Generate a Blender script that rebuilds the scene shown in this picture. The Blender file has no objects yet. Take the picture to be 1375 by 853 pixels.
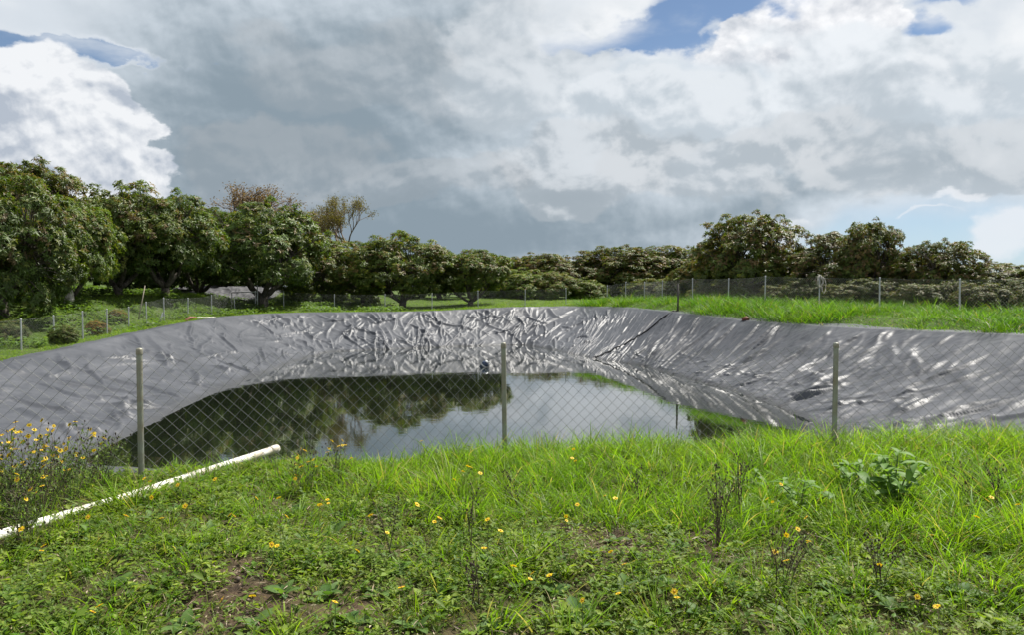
import bpy, math, random
import numpy as np
from mathutils import Vector, Matrix

R = math.radians
SC = bpy.context.scene
COL = SC.collection
rng = np.random.default_rng(7)
random.seed(7)

# ------------------------------------------------------------------ camera
CAM_Z = 1.6
PITCH = 2.375
FPX = 1000.0            # focal length in pixels of the 1375 px wide picture
cam_d = bpy.data.cameras.new('camera')
cam_d.sensor_width = 36.0
cam_d.lens = FPX / 1375.0 * 36.0
cam_d.clip_start = 0.05
cam_d.clip_end = 6000
cam = bpy.data.objects.new('camera', cam_d)
COL.objects.link(cam)
cam.location = (0, 0, CAM_Z)
cam.rotation_euler = (R(90 - PITCH), 0, 0)
SC.camera = cam

# ------------------------------------------------------------------ exposure
SC.view_settings.view_transform = 'Standard'
SC.view_settings.look = 'None'
SC.view_settings.exposure = 0.72
SC.view_settings.gamma = 1.0
SC.view_settings.use_curve_mapping = False
SC.cycles.max_bounces = 6
SC.cycles.transparent_max_bounces = 8
SC.cycles.diffuse_bounces = 3
SC.cycles.glossy_bounces = 3
SC.cycles.caustics_reflective = False
SC.cycles.caustics_refractive = False
SC.cycles.sample_clamp_indirect = 4.0

# ------------------------------------------------------------------ sun
SUN_AZ, SUN_EL = 46.0, 57.0
sd = Vector((math.sin(R(SUN_AZ)) * math.cos(R(SUN_EL)), math.cos(R(SUN_AZ)) * math.cos(R(SUN_EL)), math.sin(R(SUN_EL))))
sun_l = bpy.data.lights.new('sun', 'SUN')
sun_l.energy = 5.0
sun_l.angle = R(0.6)
sun_l.color = (1.0, 0.955, 0.88)
sun = bpy.data.objects.new('sun', sun_l)
COL.objects.link(sun)
sun.rotation_euler = (-sd).to_track_quat('-Z', 'Y').to_euler()
sun.location = sd * 60

# ------------------------------------------------------------------ node helper
class NT:
    def __init__(s, tree):
        s.t = tree; s.n = tree.nodes; s.l = tree.links
    def put(s, sock, v):
        if isinstance(v, bpy.types.NodeSocket): s.l.new(v, sock)
        elif v is not None:
            if sock.type == 'RGBA' and not hasattr(v, '__len__'): v = (v, v, v, 1)
            elif sock.type == 'RGBA' and len(v) == 3: v = (*v, 1)
            sock.default_value = v
    def m(s, op, a, b=None, c=None, clamp=False):
        n = s.n.new('ShaderNodeMath'); n.operation = op; n.use_clamp = clamp
        s.put(n.inputs[0], a); s.put(n.inputs[1], b); s.put(n.inputs[2], c)
        return n.outputs[0]
    def v(s, op, a, b=None, scale=None):
        n = s.n.new('ShaderNodeVectorMath'); n.operation = op
        s.put(n.inputs[0], a); s.put(n.inputs[1], b)
        if scale is not None: s.put(n.inputs['Scale'], scale)
        return n.outputs[1] if op in ('LENGTH', 'DOT_PRODUCT') else n.outputs[0]
    def noise(s, vec, scale, detail=5, rough=0.5, dist=0.0, dims='3D', color=False, lac=2.0):
        n = s.n.new('ShaderNodeTexNoise'); n.noise_dimensions = dims
        s.put(n.inputs['Vector'], vec); s.put(n.inputs['Scale'], scale); s.put(n.inputs['Detail'], detail)
        s.put(n.inputs['Roughness'], rough); s.put(n.inputs['Distortion'], dist); s.put(n.inputs['Lacunarity'], lac)
        return n.outputs['Color'] if color else n.outputs[0]
    def sstep(s, x, a, b):
        n = s.n.new('ShaderNodeMapRange'); n.interpolation_type = 'SMOOTHSTEP'
        s.put(n.inputs[0], x); s.put(n.inputs[1], a); s.put(n.inputs[2], b); s.put(n.inputs[3], 0.0); s.put(n.inputs[4], 1.0)
        return n.outputs[0]
    def mix(s, f, a, b, blend='MIX'):
        n = s.n.new('ShaderNodeMix'); n.data_type = 'RGBA'; n.blend_type = blend
        s.put(n.inputs[0], f); s.put(n.inputs[6], a); s.put(n.inputs[7], b)
        return n.outputs[2]
    def xyz(s, x, y, z):
        n = s.n.new('ShaderNodeCombineXYZ'); s.put(n.inputs[0], x); s.put(n.inputs[1], y); s.put(n.inputs[2], z)
        return n.outputs[0]
    def sep(s, v):
        n = s.n.new('ShaderNodeSeparateXYZ'); s.put(n.inputs[0], v); return n.outputs

# ------------------------------------------------------------------ sky
world = bpy.data.worlds.new('World'); SC.world = world; world.use_nodes = True
w = NT(world.node_tree); w.n.clear()
out = w.n.new('ShaderNodeOutputWorld'); bg = w.n.new('ShaderNodeBackground')
w.l.new(bg.outputs[0], out.inputs[0])
sky = w.n.new('ShaderNodeTexSky'); sky.sky_type = 'NISHITA'; sky.sun_disc = False
sky.sun_elevation = R(SUN_EL); sky.sun_rotation = R(SUN_AZ); sky.altitude = 1800; sky.air_density = 1.0; sky.dust_density = 0.6; sky.ozone_density = 2.0
SKY_STRENGTH = 0.070
tc = w.n.new('ShaderNodeTexCoord')
D = tc.outputs['Generated']
dx, dy, dz = w.sep(D)
AZ = w.m('ARCTAN2', dx, dy)
EL = w.m('ARCSINE', dz)
def pe(x, y):
    az = math.atan((x - 687.5) / FPX)
    return az, math.atan((385 - y) / FPX * math.cos(az))
# billow warp of the direction
Ds = w.v('MULTIPLY', D, (1.0, 1.0, 1.55))
wn = w.noise(Ds, 6.5, 9, 0.52, color=True)
wx, wy, wz = w.sep(wn)
azw = w.m('ADD', AZ, w.m('MULTIPLY', w.m('SUBTRACT', wx, 0.5), 0.34))
elw = w.m('ADD', EL, w.m('MULTIPLY', w.m('SUBTRACT', wy, 0.5), 0.22))
wn2 = w.noise(Ds, 3.0, 4, 0.5, color=True)
w2x, w2y, w2z = w.sep(wn2)
azs = w.m('ADD', AZ, w.m('MULTIPLY', w.m('SUBTRACT', w2x, 0.5), 0.35))
els = w.m('ADD', EL, w.m('MULTIPLY', w.m('SUBTRACT', w2y, 0.5), 0.16))
def blob(x, y, rx, ry, az=None, el=None, p=2.0):
    a0, e0 = pe(x, y)
    az = azw if az is None else az; el = elw if el is None else el
    a = w.m('DIVIDE', w.m('SUBTRACT', az, a0), rx / FPX)
    b = w.m('DIVIDE', w.m('SUBTRACT', el, e0), ry / FPX)
    q = w.m('ADD', w.m('MULTIPLY', a, a), w.m('MULTIPLY', b, b))
    return w.m('EXPONENT', w.m('MULTIPLY', q, -1.0))
def add(*xs):
    r = xs[0]
    for x in xs[1:]: r = w.m('ADD', r, x)
    return r
def mul(a, b): return w.m('MULTIPLY', a, b)
# pseudo relief of the cumulus: fine fbm sampled twice
Dc = w.v('MULTIPLY', D, (1.0, 1.0, 1.25))
n1 = w.noise(Dc, 9.0, 9, 0.50, 0.2)
n1b = w.noise(w.v('ADD', Dc, (0.006, 0.0, 0.014)), 9.0, 9, 0.50, 0.2)
relief = w.m('SUBTRACT', n1, n1b)                       # lit from above
n2a = w.noise(Dc, 24.0, 6, 0.52, 0.1); n2b = w.noise(w.v('ADD', Dc, (0.003, 0.0, 0.006)), 24.0, 6, 0.52, 0.1)
relief2 = w.m('SUBTRACT', n2a, n2b)
nbig = w.noise(Ds, 4.0, 3, 0.5)
streak = w.noise(w.v('MULTIPLY', D, (1.0, 1.0, 3.0)), 5.0, 6, 0.5, 0.2)

blue = w.v('SCALE', sky.outputs[0], scale=SKY_STRENGTH)
# pale band towards the horizon
hor = w.m('EXPONENT', w.m('MULTIPLY', w.m('MAXIMUM', dz, 0.0), -6.5))
blue = w.mix(mul(hor, 0.75), blue, (0.33, 0.45, 0.56))
# 1. high thin cloud with open blue holes
holes = add(mul(blob(970, 10, 105, 30), 1.15), mul(blob(890, 38, 95, 24), 1.05), mul(blob(800, 50, 75, 14), 0.8), mul(blob(1222, 68, 66, 24), 1.0), mul(blob(1285, 4, 70, 12), 0.8),
            mul(blob(10, 52, 95, 15), 1.1), mul(blob(115, 62, 70, 12), 0.95), mul(blob(185, 74, 50, 11), 0.75), mul(blob(905, 120, 45, 8), 0.35))
outside = w.sstep(EL, 0.42, 0.60)                       # above the frame: broken cloud
holes = add(holes, mul(outside, w.sstep(nbig, 0.5, 0.62)))
thin = w.m('SUBTRACT', 1.05, mul(holes, 1.25))
thin = w.m('ADD', thin, mul(w.m('SUBTRACT', streak, 0.5), 2.3))
thin = w.sstep(thin, 0.05, 0.85)
lowgap = mul(w.sstep(EL, 0.150, 0.07), w.sstep(AZ, 0.12, 0.40))   # clear low sky on the right
thin = mul(thin, w.m('SUBTRACT', 1.0, mul(lowgap, 0.93)))
thincol = w.mix(w.sstep(n1, 0.35, 0.65), (0.49, 0.53, 0.575), (0.645, 0.66, 0.675))
c = w.mix(thin, blue, thincol)
# 2. bright cumulus towers
cum = add(mul(blob(1075, 95, 95, 85), 1.1), mul(blob(1180, 170, 140, 75), 0.9),
          mul(blob(800, 150, 150, 70), 0.75))
cumf = w.sstep(cum, 0.42, 0.50)
cumc = w.mix(w.m('ADD', 0.60, add(mul(relief, 6.0), mul(relief2, 2.2)), clamp=True), (0.40, 0.43, 0.475), (0.70, 0.705, 0.72))
c = w.mix(cumf, c, cumc)
# 3. wide grey body
body = add(mul(blob(450, 130, 310, 175, azs, els), 1.3), mul(blob(760, 230, 330, 120, azs, els), 0.9), mul(blob(1120, 225, 330, 62, azs, els), 1.0),
           mul(blob(520, 310, 330, 55, azs, els), 1.0), mul(blob(250, 270, 150, 70, azs, els), 0.6))
body = w.m('SUBTRACT', body, mul(holes, 0.9))
bodyn = w.m('ADD', body, mul(w.m('SUBTRACT', n1, 0.5), 0.7))
bodyf = w.sstep(bodyn, 0.22, 0.62)
dark = add(mul(blob(400, 185, 210, 110, azs, els), 1.12), mul(blob(640, 45, 170, 75, azs, els), 0.62), mul(blob(610, 310, 300, 34, azs, els), 0.95), mul(blob(300, 60, 110, 70, azs, els), 0.25),
           mul(blob(900, 265, 260, 24, azs, els), 0.55), mul(blob(1230, 240, 170, 26, azs, els), 0.50), mul(blob(1150, 165, 120, 45, azs, els), 0.28))
dark = w.m('ADD', dark, mul(w.m('SUBTRACT', streak, 0.5), 0.40))
dark = w.m('SUBTRACT', dark, add(mul(relief, 2.0), mul(relief2, 0.5)))
dark = w.sstep(dark, -0.25, 1.02)
bodyc = w.mix(dark, (0.490, 0.540, 0.590), (0.188, 0.238, 0.280))
c = w.mix(bodyf, c, bodyc)
# overlapping cumulus lobes with brighter heads and grey feet
for (lx_, ly_, rx_, ry_, hi, lo, o_) in ((700, 95, 130, 95, .56, .40, .75), (880, 150, 150, 70, .60, .44, .85), (1250, 130, 170, 75, .60, .45, .8), (1075, 150, 120, 110, .63, .42, .9), (780, 225, 170, 55, .52, .34, .7), (980, 235, 190, 48, .50, .36, .7), (1290, 225, 170, 50, .50, .38, .75), (470, 110, 190, 70, .38, .30, .35), (350, 230, 150, 60, .34, .27, .4), (600, 245, 150, 45, .38, .28, .4)):
    q_ = blob(lx_, ly_, rx_, ry_); e0_ = pe(lx_, ly_)[1]
    lf = mul(w.sstep(q_, 0.40, 0.60), o_)
    vg = w.sstep(w.m('ADD', elw, mul(relief, 0.9)), e0_ - ry_ / FPX * .9, e0_ + ry_ / FPX * .9)
    c = w.mix(lf, c, w.mix(vg, (lo * .87, lo * .98, lo * 1.08), (hi * .95, hi * 1.0, hi * 1.05)))
# blue shows through again where the holes are
c = w.mix(w.sstep(w.m('ADD', holes, mul(w.m('SUBTRACT', n1, .5), .8)), 0.34, 0.74), c, w.mix(w.sstep(streak, .44, .70), blue, thincol))
cl_ = add(blob(62, 165, 92, 96), mul(blob(20, 235, 105, 80), 0.9))
clf = w.sstep(cl_, 0.42, 0.52)
clc = w.mix(w.m('ADD', 0.58, add(mul(relief, 8.5), mul(relief2, 2.2)), clamp=True), (0.33, 0.37, 0.43), (0.63, 0.645, 0.665))
c = w.mix(clf, c, clc)
# 4. small low puffs on the right
pf = add(mul(blob(1075, 305, 50, 16), 1.0), mul(blob(1345, 335, 60, 34), 1.0), mul(blob(1245, 280, 28, 9), 0.8), mul(blob(1215, 310, 36, 8), 0.8), mul(blob(1285, 270, 20, 12), 0.7))
pff = w.sstep(w.m('ADD', pf, mul(w.m('SUBTRACT', n1, 0.5), 1.5)), 0.45, 0.95)
c = w.mix(mul(pff, 0.75), c, (0.60, 0.62, 0.65))
# below the horizon
c = w.mix(w.sstep(dz, 0.0, -0.05), c, (0.10, 0.12, 0.09))
w.l.new(c, bg.inputs[0]); bg.inputs[1].default_value = 0.86

# ------------------------------------------------------------------ numpy noise
_perm = np.random.default_rng(99).permutation(256).astype(np.int64)
_perm = np.concatenate([_perm, _perm, _perm])
_ga = np.linspace(0, 2 * np.pi, 256, endpoint=False)
_gx, _gy = np.cos(_ga * 37.0), np.sin(_ga * 37.0)
def pn(x, y, seed=0):
    x = np.asarray(x, float) + seed * 17.31; y = np.asarray(y, float) + seed * 9.77
    xi = np.floor(x).astype(np.int64); yi = np.floor(y).astype(np.int64)
    xf = x - xi; yf = y - yi
    u = xf ** 3 * (xf * (xf * 6 - 15) + 10); v = yf ** 3 * (yf * (yf * 6 - 15) + 10)
    xi &= 255; yi &= 255
    def g(ix, iy, fx, fy):
        h = _perm[_perm[ix & 255] + (iy & 255)]
        return _gx[h] * fx + _gy[h] * fy
    a = g(xi, yi, xf, yf); b = g(xi + 1, yi, xf - 1, yf)
    c_ = g(xi, yi + 1, xf, yf - 1); d = g(xi + 1, yi + 1, xf - 1, yf - 1)
    return ((a * (1 - u) + b * u) * (1 - v) + (c_ * (1 - u) + d * u) * v) * 1.5
def fbm(x, y, o=4, seed=0):
    r = 0; a = 1; s = 0
    for i in range(o):
        r = r + a * pn(x * 2 ** i, y * 2 ** i, seed + i * 3); s += a; a *= 0.5
    return r / s
def ss(x, a, b):
    t = np.clip((np.asarray(x, float) - a) / (b - a), 0, 1); return t * t * (3 - 2 * t)

# ------------------------------------------------------------------ mesh helpers
def mesh_np(name, V, F4=None, F3=None, col=None, mat=None, smooth=False):
    V = np.asarray(V, np.float32).reshape(-1, 3)
    me = bpy.data.meshes.new(name)
    n4 = 0 if F4 is None else len(F4); n3 = 0 if F3 is None else len(F3)
    parts = []
    if n4: parts.append(np.asarray(F4, np.int32).ravel())
    if n3: parts.append(np.asarray(F3, np.int32).ravel())
    li = np.concatenate(parts)
    st = np.concatenate([np.arange(n4) * 4, n4 * 4 + np.arange(n3) * 3]).astype(np.int32)
    me.vertices.add(len(V)); me.vertices.foreach_set('co', V.ravel())
    me.loops.add(len(li)); me.loops.foreach_set('vertex_index', li)
    me.polygons.add(n4 + n3); me.polygons.foreach_set('loop_start', st)
    if smooth: me.polygons.foreach_set('use_smooth', np.ones(n4 + n3, bool))
    me.update(calc_edges=True)
    if col is not None:
        at = me.color_attributes.new('col', 'FLOAT_COLOR', 'POINT')
        cc = np.ones((len(V), 4), np.float32); cc[:, :3] = col
        at.data.foreach_set('color', cc.ravel())
    if mat is not None: me.materials.append(mat)
    return me
def link(name, me, parent=None, loc=(0, 0, 0), rot=(0, 0, 0), scale=(1, 1, 1)):
    o = bpy.data.objects.new(name, me); COL.objects.link(o)
    o.location = loc; o.rotation_euler = rot; o.scale = scale
    if parent is not None: o.parent = parent
    return o
def tag(o, label=None, cat=None, group=None, kind=None):
    if label: o['label'] = label
    if cat: o['category'] = cat
    if group: o['group'] = group
    if kind: o['kind'] = kind
    return o
def thing(name, label, cat, loc=(0, 0, 0), rotz=0.0, group=None, scale=(1, 1, 1)):
    o = link(name, None, None, loc, (0, 0, rotz), scale); o.empty_display_size = 0.2
    return tag(o, label, cat, group)

class MB:
    """collects tubes, boxes and faces, then builds one mesh"""
    def __init__(s): s.V = []; s.Q = []; s.T = []; s.C = []; s.n = 0
    def raw(s, V, Q=None, T=None, col=None):
        V = np.asarray(V, float).reshape(-1, 3)
        if Q is not None and len(Q): s.Q.append(np.asarray(Q) + s.n)
        if T is not None and len(T): s.T.append(np.asarray(T) + s.n)
        s.V.append(V); s.n += len(V)
        s.C.append(np.tile(np.asarray(col if col is not None else (1, 1, 1), float), (len(V), 1)))
    def tube(s, pts, rad, n=8, cap=True, col=None):
        pts = np.asarray(pts, float); k = len(pts)
        rad = np.broadcast_to(np.asarray(rad, float), (k,))
        tg = np.gradient(pts, axis=0); tg /= np.linalg.norm(tg, axis=1, keepdims=True) + 1e-9
        ref = np.array([0, 0, 1.0]) if abs(tg[:, 2]).mean() < 0.8 else np.array([1.0, 0, 0])
        a = np.cross(tg, ref); a /= np.linalg.norm(a, axis=1, keepdims=True) + 1e-9
        b = np.cross(tg, a)
        an = np.linspace(0, 2 * np.pi, n, endpoint=False)
        V = pts[:, None, :] + rad[:, None, None] * (a[:, None, :] * np.cos(an)[None, :, None] + b[:, None, :] * np.sin(an)[None, :, None])
        V = V.reshape(-1, 3); Q = []
        for i in range(k - 1):
            for j in range(n):
                Q.append((i * n + j, i * n + (j + 1) % n, (i + 1) * n + (j + 1) % n, (i + 1) * n + j))
        T = []
        if cap:
            V = np.vstack([V, pts[0], pts[-1]]); c0 = k * n; c1 = c0 + 1
            for j in range(n):
                T.append((c0, (j + 1) % n, j)); T.append((c1, (k - 1) * n + j, (k - 1) * n + (j + 1) % n))
        s.raw(V, Q, T, col)
    def lathe(s, prof, n=16, col=None, M=None):
        prof = np.asarray(prof, float); k = len(prof)
        an = np.linspace(0, 2 * np.pi, n, endpoint=False)
        V = np.stack([prof[:, None, 0] * np.cos(an), prof[:, None, 0] * np.sin(an), np.repeat(prof[:, 1:2], n, 1)], -1).reshape(-1, 3)
        Q = [(i * n + j, i * n + (j + 1) % n, (i + 1) * n + (j + 1) % n, (i + 1) * n + j) for i in range(k - 1) for j in range(n)]
        if M is not None: V = np.array([(M @ Vector(v))[:] for v in V])
        s.raw(V, Q, None, col)
    def build(s, name, mat, parent=None, smooth=True, **kw):
        me = s.mesh(name, mat, smooth); return link(name, me, parent, **kw)
    def mesh(s, name, mat, smooth=True):
        Q = np.concatenate(s.Q) if s.Q else None; T = np.concatenate(s.T) if s.T else None
        return mesh_np(name, np.concatenate(s.V), Q, T, np.concatenate(s.C), mat, smooth)

# ------------------------------------------------------------------ materials
def mat_new(name):
    m = bpy.data.materials.new(name); m.use_nodes = True
    t = NT(m.node_tree); b = t.n['Principled BSDF']; o = t.n['Material Output']
    return m, t, b, o
def objc(t):
    return t.n.new('ShaderNodeTexCoord').outputs['Object']
def geo(t): return t.n.new('ShaderNodeNewGeometry')
def bump(t, h, strength, dist, b):
    n = t.n.new('ShaderNodeBump'); t.put(n.inputs['Height'], h); n.inputs['Strength'].default_value = strength; n.inputs['Distance'].default_value = dist
    t.l.new(n.outputs[0], b.inputs['Normal'])
def simple(name, col, rough=0.5, metal=0.0, var=0.15, scale=8.0, col2=None, bumps=0.0, spec=0.5):
    m, t, b, o = mat_new(name)
    p = objc(t); n = t.noise(p, scale, 6, 0.6)
    c2 = col2 if col2 else tuple(x * (1 - 2 * var) for x in col)
    t.put(b.inputs['Base Color'], t.mix(t.sstep(n, 0.35, 0.7), col, c2))
    b.inputs['Roughness'].default_value = rough; b.inputs['Metallic'].default_value = metal
    b.inputs['Specular IOR Level'].default_value = spec
    if bumps: bump(t, t.noise(p, scale * 5, 5, 0.6), bumps, 0.01, b)
    return m
def leafmat(name, transl=0.35, rough=0.4, tint=False, spec=0.4, tscale=(1.3, 1.5, 0.5)):
    m, t, b, o = mat_new(name)
    a = t.n.new('ShaderNodeAttribute'); a.attribute_name = 'col'
    c = a.outputs['Color']
    if tint:
        oi = t.n.new('ShaderNodeObjectInfo')
        c = t.mix(1.0, c, oi.outputs['Color'], 'MULTIPLY')
    t.put(b.inputs['Base Color'], c)
    b.inputs['Roughness'].default_value = rough; b.inputs['Specular IOR Level'].default_value = spec
    tr = t.n.new('ShaderNodeBsdfTranslucent'); t.put(tr.inputs[0], t.mix(1.0, c, tscale, 'MULTIPLY'))
    mx = t.n.new('ShaderNodeMixShader'); mx.inputs[0].default_value = transl
    t.l.new(b.outputs[0], mx.inputs[1]); t.l.new(tr.outputs[0], mx.inputs[2]); t.l.new(mx.outputs[0], o.inputs[0])
    return m
M_grass = leafmat('grass_blades', 0.5, 0.5, spec=0.3, tscale=(1.5, 1.6, .5))
M_herb = leafmat('herb_leaves', 0.4, 0.55, spec=0.22, tscale=(1.5, 1.6, .5))
M_tree = leafmat('tree_leaves', 0.32, 0.45, tint=True, spec=0.28, tscale=(1.5, 1.6, .5))
M_petal = leafmat('petals', 0.3, 0.5, tscale=(1, 1, 1))
def barkmat(name, a, b_):
    m, t, b, o = mat_new(name)
    p = t.v('MULTIPLY', objc(t), (1, 1, 0.35))
    n = t.noise(p, 9, 8, 0.65, 0.4)
    t.put(b.inputs['Base Color'], t.mix(t.sstep(n, 0.35, 0.68), a, b_)); b.inputs['Roughness'].default_value = 0.9
    bump(t, n, 0.8, 0.03, b); return m
M_bark = barkmat('bark', (0.035, 0.027, 0.02), (0.13, 0.11, 0.09))
M_twig = barkmat('dry_twig', (0.13, 0.09, 0.06), (0.25, 0.19, 0.14))
M_stem = leafmat('stems', 0.05, 0.7)

# ground
m, t, b, o = mat_new('ground'); M_ground = m
a = t.n.new('ShaderNodeAttribute'); a.attribute_name = 'col'
p = objc(t)
n = t.noise(p, 14, 8, 0.65); n2 = t.noise(p, 2.2, 5, 0.6)
cc = t.mix(t.sstep(n, 0.3, 0.75), t.mix(1.0, a.outputs[0], (0.55, 0.5, 0.5), 'MULTIPLY'), t.mix(1.0, a.outputs[0], (1.45, 1.35, 1.2), 'MULTIPLY'))
cc = t.mix(mul(0.0, 0.0) if False else t.m('MULTIPLY', t.sstep(n2, 0.52, 0.72), 0.35), cc, (0.16, 0.125, 0.08))
t.put(b.inputs['Base Color'], cc); b.inputs['Roughness'].default_value = 0.95; b.inputs['Specular IOR Level'].default_value = 0.2
bump(t, t.noise(p, 40, 6, 0.7), 0.9, 0.03, b)

# liner
m, t, b, o = mat_new('pond_liner_sheet'); M_liner = m
p = objc(t)
nd = t.noise(p, 0.7, 6, 0.62, 0.5); ndf = t.noise(p, 9, 5, 0.6)
cc = t.mix(t.sstep(nd, 0.35, 0.7), (0.046, 0.050, 0.059), (0.076, 0.080, 0.091))
cc = t.mix(t.m('MULTIPLY', t.sstep(ndf, 0.55, 0.8), 0.3), cc, (0.11, 0.108, 0.10))
zz = t.sep(p)[2]
wet = t.sstep(t.m('ADD', zz, t.m('MULTIPLY', nd, 0.12)), -1.42, -1.53)
cc = t.mix(t.m('MULTIPLY', wet, 0.55), cc, (0.03, 0.03, 0.028))
t.put(b.inputs['Base Color'], cc)
t.put(b.inputs['Roughness'], t.m('ADD', 0.41, t.m('MULTIPLY', nd, 0.16)))
b.inputs['Specular IOR Level'].default_value = 0.30
h1 = t.noise(p, 2.6, 4, 0.5, 0.8); h1 = t.m('ABSOLUTE', t.m('SUBTRACT', h1, 0.5))
h2 = t.noise(p, 7, 3, 0.5, 0.5)
bump(t, t.m('ADD', h1, t.m('MULTIPLY', h2, 0.12)), 0.12, 0.08, b)

# water
m, t, b, o = mat_new('pond_water'); M_water = m
p = objc(t)
b.inputs['Base Color'].default_value = (0.010, 0.0135, 0.008, 1)
b.inputs['Roughness'].default_value = 0.015; b.inputs['IOR'].default_value = 1.45
b.inputs['Specular IOR Level'].default_value = 0.85; b.inputs['Coat Weight'].default_value = 0.8; b.inputs['Coat Roughness'].default_value = 0.015; b.inputs['Coat IOR'].default_value = 1.33
nn = t.noise(t.v('MULTIPLY', p, (1.0, 1.6, 1.0)), 1.5, 3, 0.5)
nn2 = t.noise(t.v('MULTIPLY', p, (1.0, 2.0, 1.0)), 6.0, 2, 0.5)
bump(t, t.m('ADD', nn, t.m('MULTIPLY', nn2, 0.15)), 0.05, 0.03, b)
t.l.new(b.inputs['Normal'].links[0].from_socket, b.inputs['Coat Normal'])

M_post = simple('weathered_galvanised_post', (0.23, 0.25, 0.21), 0.5, 0.25, col2=(0.20, 0.17, 0.12), scale=5, bumps=0.2)
M_postfar = simple('grey_steel_post', (0.42, 0.44, 0.44), 0.45, 0.3, scale=3)
M_darkpost = simple('dark_wood_post', (0.05, 0.045, 0.04), 0.85, col2=(0.09, 0.08, 0.07), scale=6)
M_wire = simple('galvanised_wire', (0.20, 0.205, 0.20), 0.45, 0.3, scale=20)
M_wirefar = simple('pale_galvanised_wire', (0.26, 0.27, 0.26), 0.45, 0.4, scale=20)
M_pvc = simple('weathered_white_pvc', (0.74, 0.73, 0.68), 0.4, col2=(0.46, 0.41, 0.31), scale=7)
M_hose = simple('black_rubber_hose', (0.012, 0.012, 0.013), 0.4, scale=5)
M_blue = simple('navy_plastic', (0.010, 0.028, 0.07), 0.3, scale=6)
M_white = simple('white_plastic', (0.72, 0.74, 0.74), 0.4, scale=6)
M_rope = simple('bleached_rope', (0.50, 0.46, 0.42), 0.9, scale=30, bumps=0.5)
M_rust = simple('red_brown_iron', (0.20, 0.06, 0.035), 0.7, col2=(0.10, 0.035, 0.02), scale=20)
M_rock = simple('lichen_rock', (0.24, 0.20, 0.12), 0.9, col2=(0.11, 0.10, 0.06), scale=5, bumps=0.8)
M_block = simple('grey_concrete', (0.36, 0.36, 0.35), 0.85, scale=8, bumps=0.4)
M_wood = simple('grey_wood_pole', (0.30, 0.26, 0.20), 0.8, col2=(0.20, 0.17, 0.13), scale=7)
M_heap = simple('shade_darkened_liner', (0.07, 0.07, 0.075), 0.75, scale=2, col2=(0.035, 0.035, 0.04), bumps=0.4)  # tree shade over the heap is put into this darker sheet colour
M_lime = simple('limewashed_bark', (0.55, 0.52, 0.46), 0.9, col2=(0.20, 0.17, 0.14), scale=6, bumps=0.6)

# ------------------------------------------------------------------ pond outline and terrain
CX, CY = -1.0, 25.0
WZ = -1.6
RIM = [(-13.6, 19, -.52), (-13.8, 21.5, -.44), (-13.8, 24, -.33), (-13.8, 28.3, -.10), (-13.8, 32, .05), (-13.7, 35.7, .14), (-13.0, 38.5, .16), (-11.6, 40.3, .16),
       (-7.3, 41.5, .15), (-3.7, 43, .18), (-1.5, 43.8, .28), (0.1, 44, .37), (2.5, 44.8, .37), (4.8, 44.8, .38), (6.2, 39.5, .43), (7.1, 33.5, .43), (8.9, 28.5, .26), (10.4, 24.9, .23), (11.8, 21.4, .29),
       (12.4, 17.8, .41), (11.9, 13.2, .3), (9.3, 9.8, .05), (6, 8.6, -.15), (3, 8.4, -.25), (0, 8.4, -.36), (-2.5, 7.8, -.50), (-5, 7.5, -.52), (-8, 8.2, -.52), (-11, 11, -.52), (-13, 15, -.52)]
WLN = [(0.7, 41), (-4, 39.2), (-9.2, 36.2), (-9.25, 30), (-9.1, 24.3), (-9.0, 21.5), (-8.6, 17.6), (-7.9, 13.2), (-5, 12.5), (-3.8, 12.6), (0, 13.0), (4, 13.2), (6.9, 14.8),
       (7.3, 17), (7.2, 20.3), (6.64, 23.9), (5.3, 29.9), (3.76, 32.7), (2.2, 37)]
_TH = np.linspace(-np.pi, np.pi, 1440, endpoint=False)
def _table(pts, k):
    p = np.array([(q[0], q[1]) for q in pts]); th = np.arctan2(p[:, 1] - CY, p[:, 0] - CX)
    val = np.hypot(p[:, 1] - CY, p[:, 0] - CX) if k < 0 else np.array([q[k] for q in pts])
    o = np.argsort(th); r = np.interp(_TH, th[o], val[o], period=2 * np.pi)
    if k < 0:                                            # straight chords between the points
        ths = th[o]; P = p[o] - (CX, CY); idx = np.searchsorted(ths, _TH) % len(ths)
        A = P[idx - 1]; B = P[idx]; d = np.stack([np.cos(_TH), np.sin(_TH)], 1); e = B - A
        r = (A[:, 0] * e[:, 1] - A[:, 1] * e[:, 0]) / (d[:, 0] * e[:, 1] - d[:, 1] * e[:, 0])
    g = np.exp(-0.5 * (np.arange(-20, 21) / 7.0) ** 2); g /= g.sum()
    return np.convolve(np.concatenate([r[-20:], r, r[:20]]), g, 'valid')
T_RIM, T_RZ, T_W = _table(RIM, -1), _table(RIM, 2), _table(WLN, -1)
def per(tab, th): return np.interp(th, _TH, tab, period=2 * np.pi)
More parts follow.
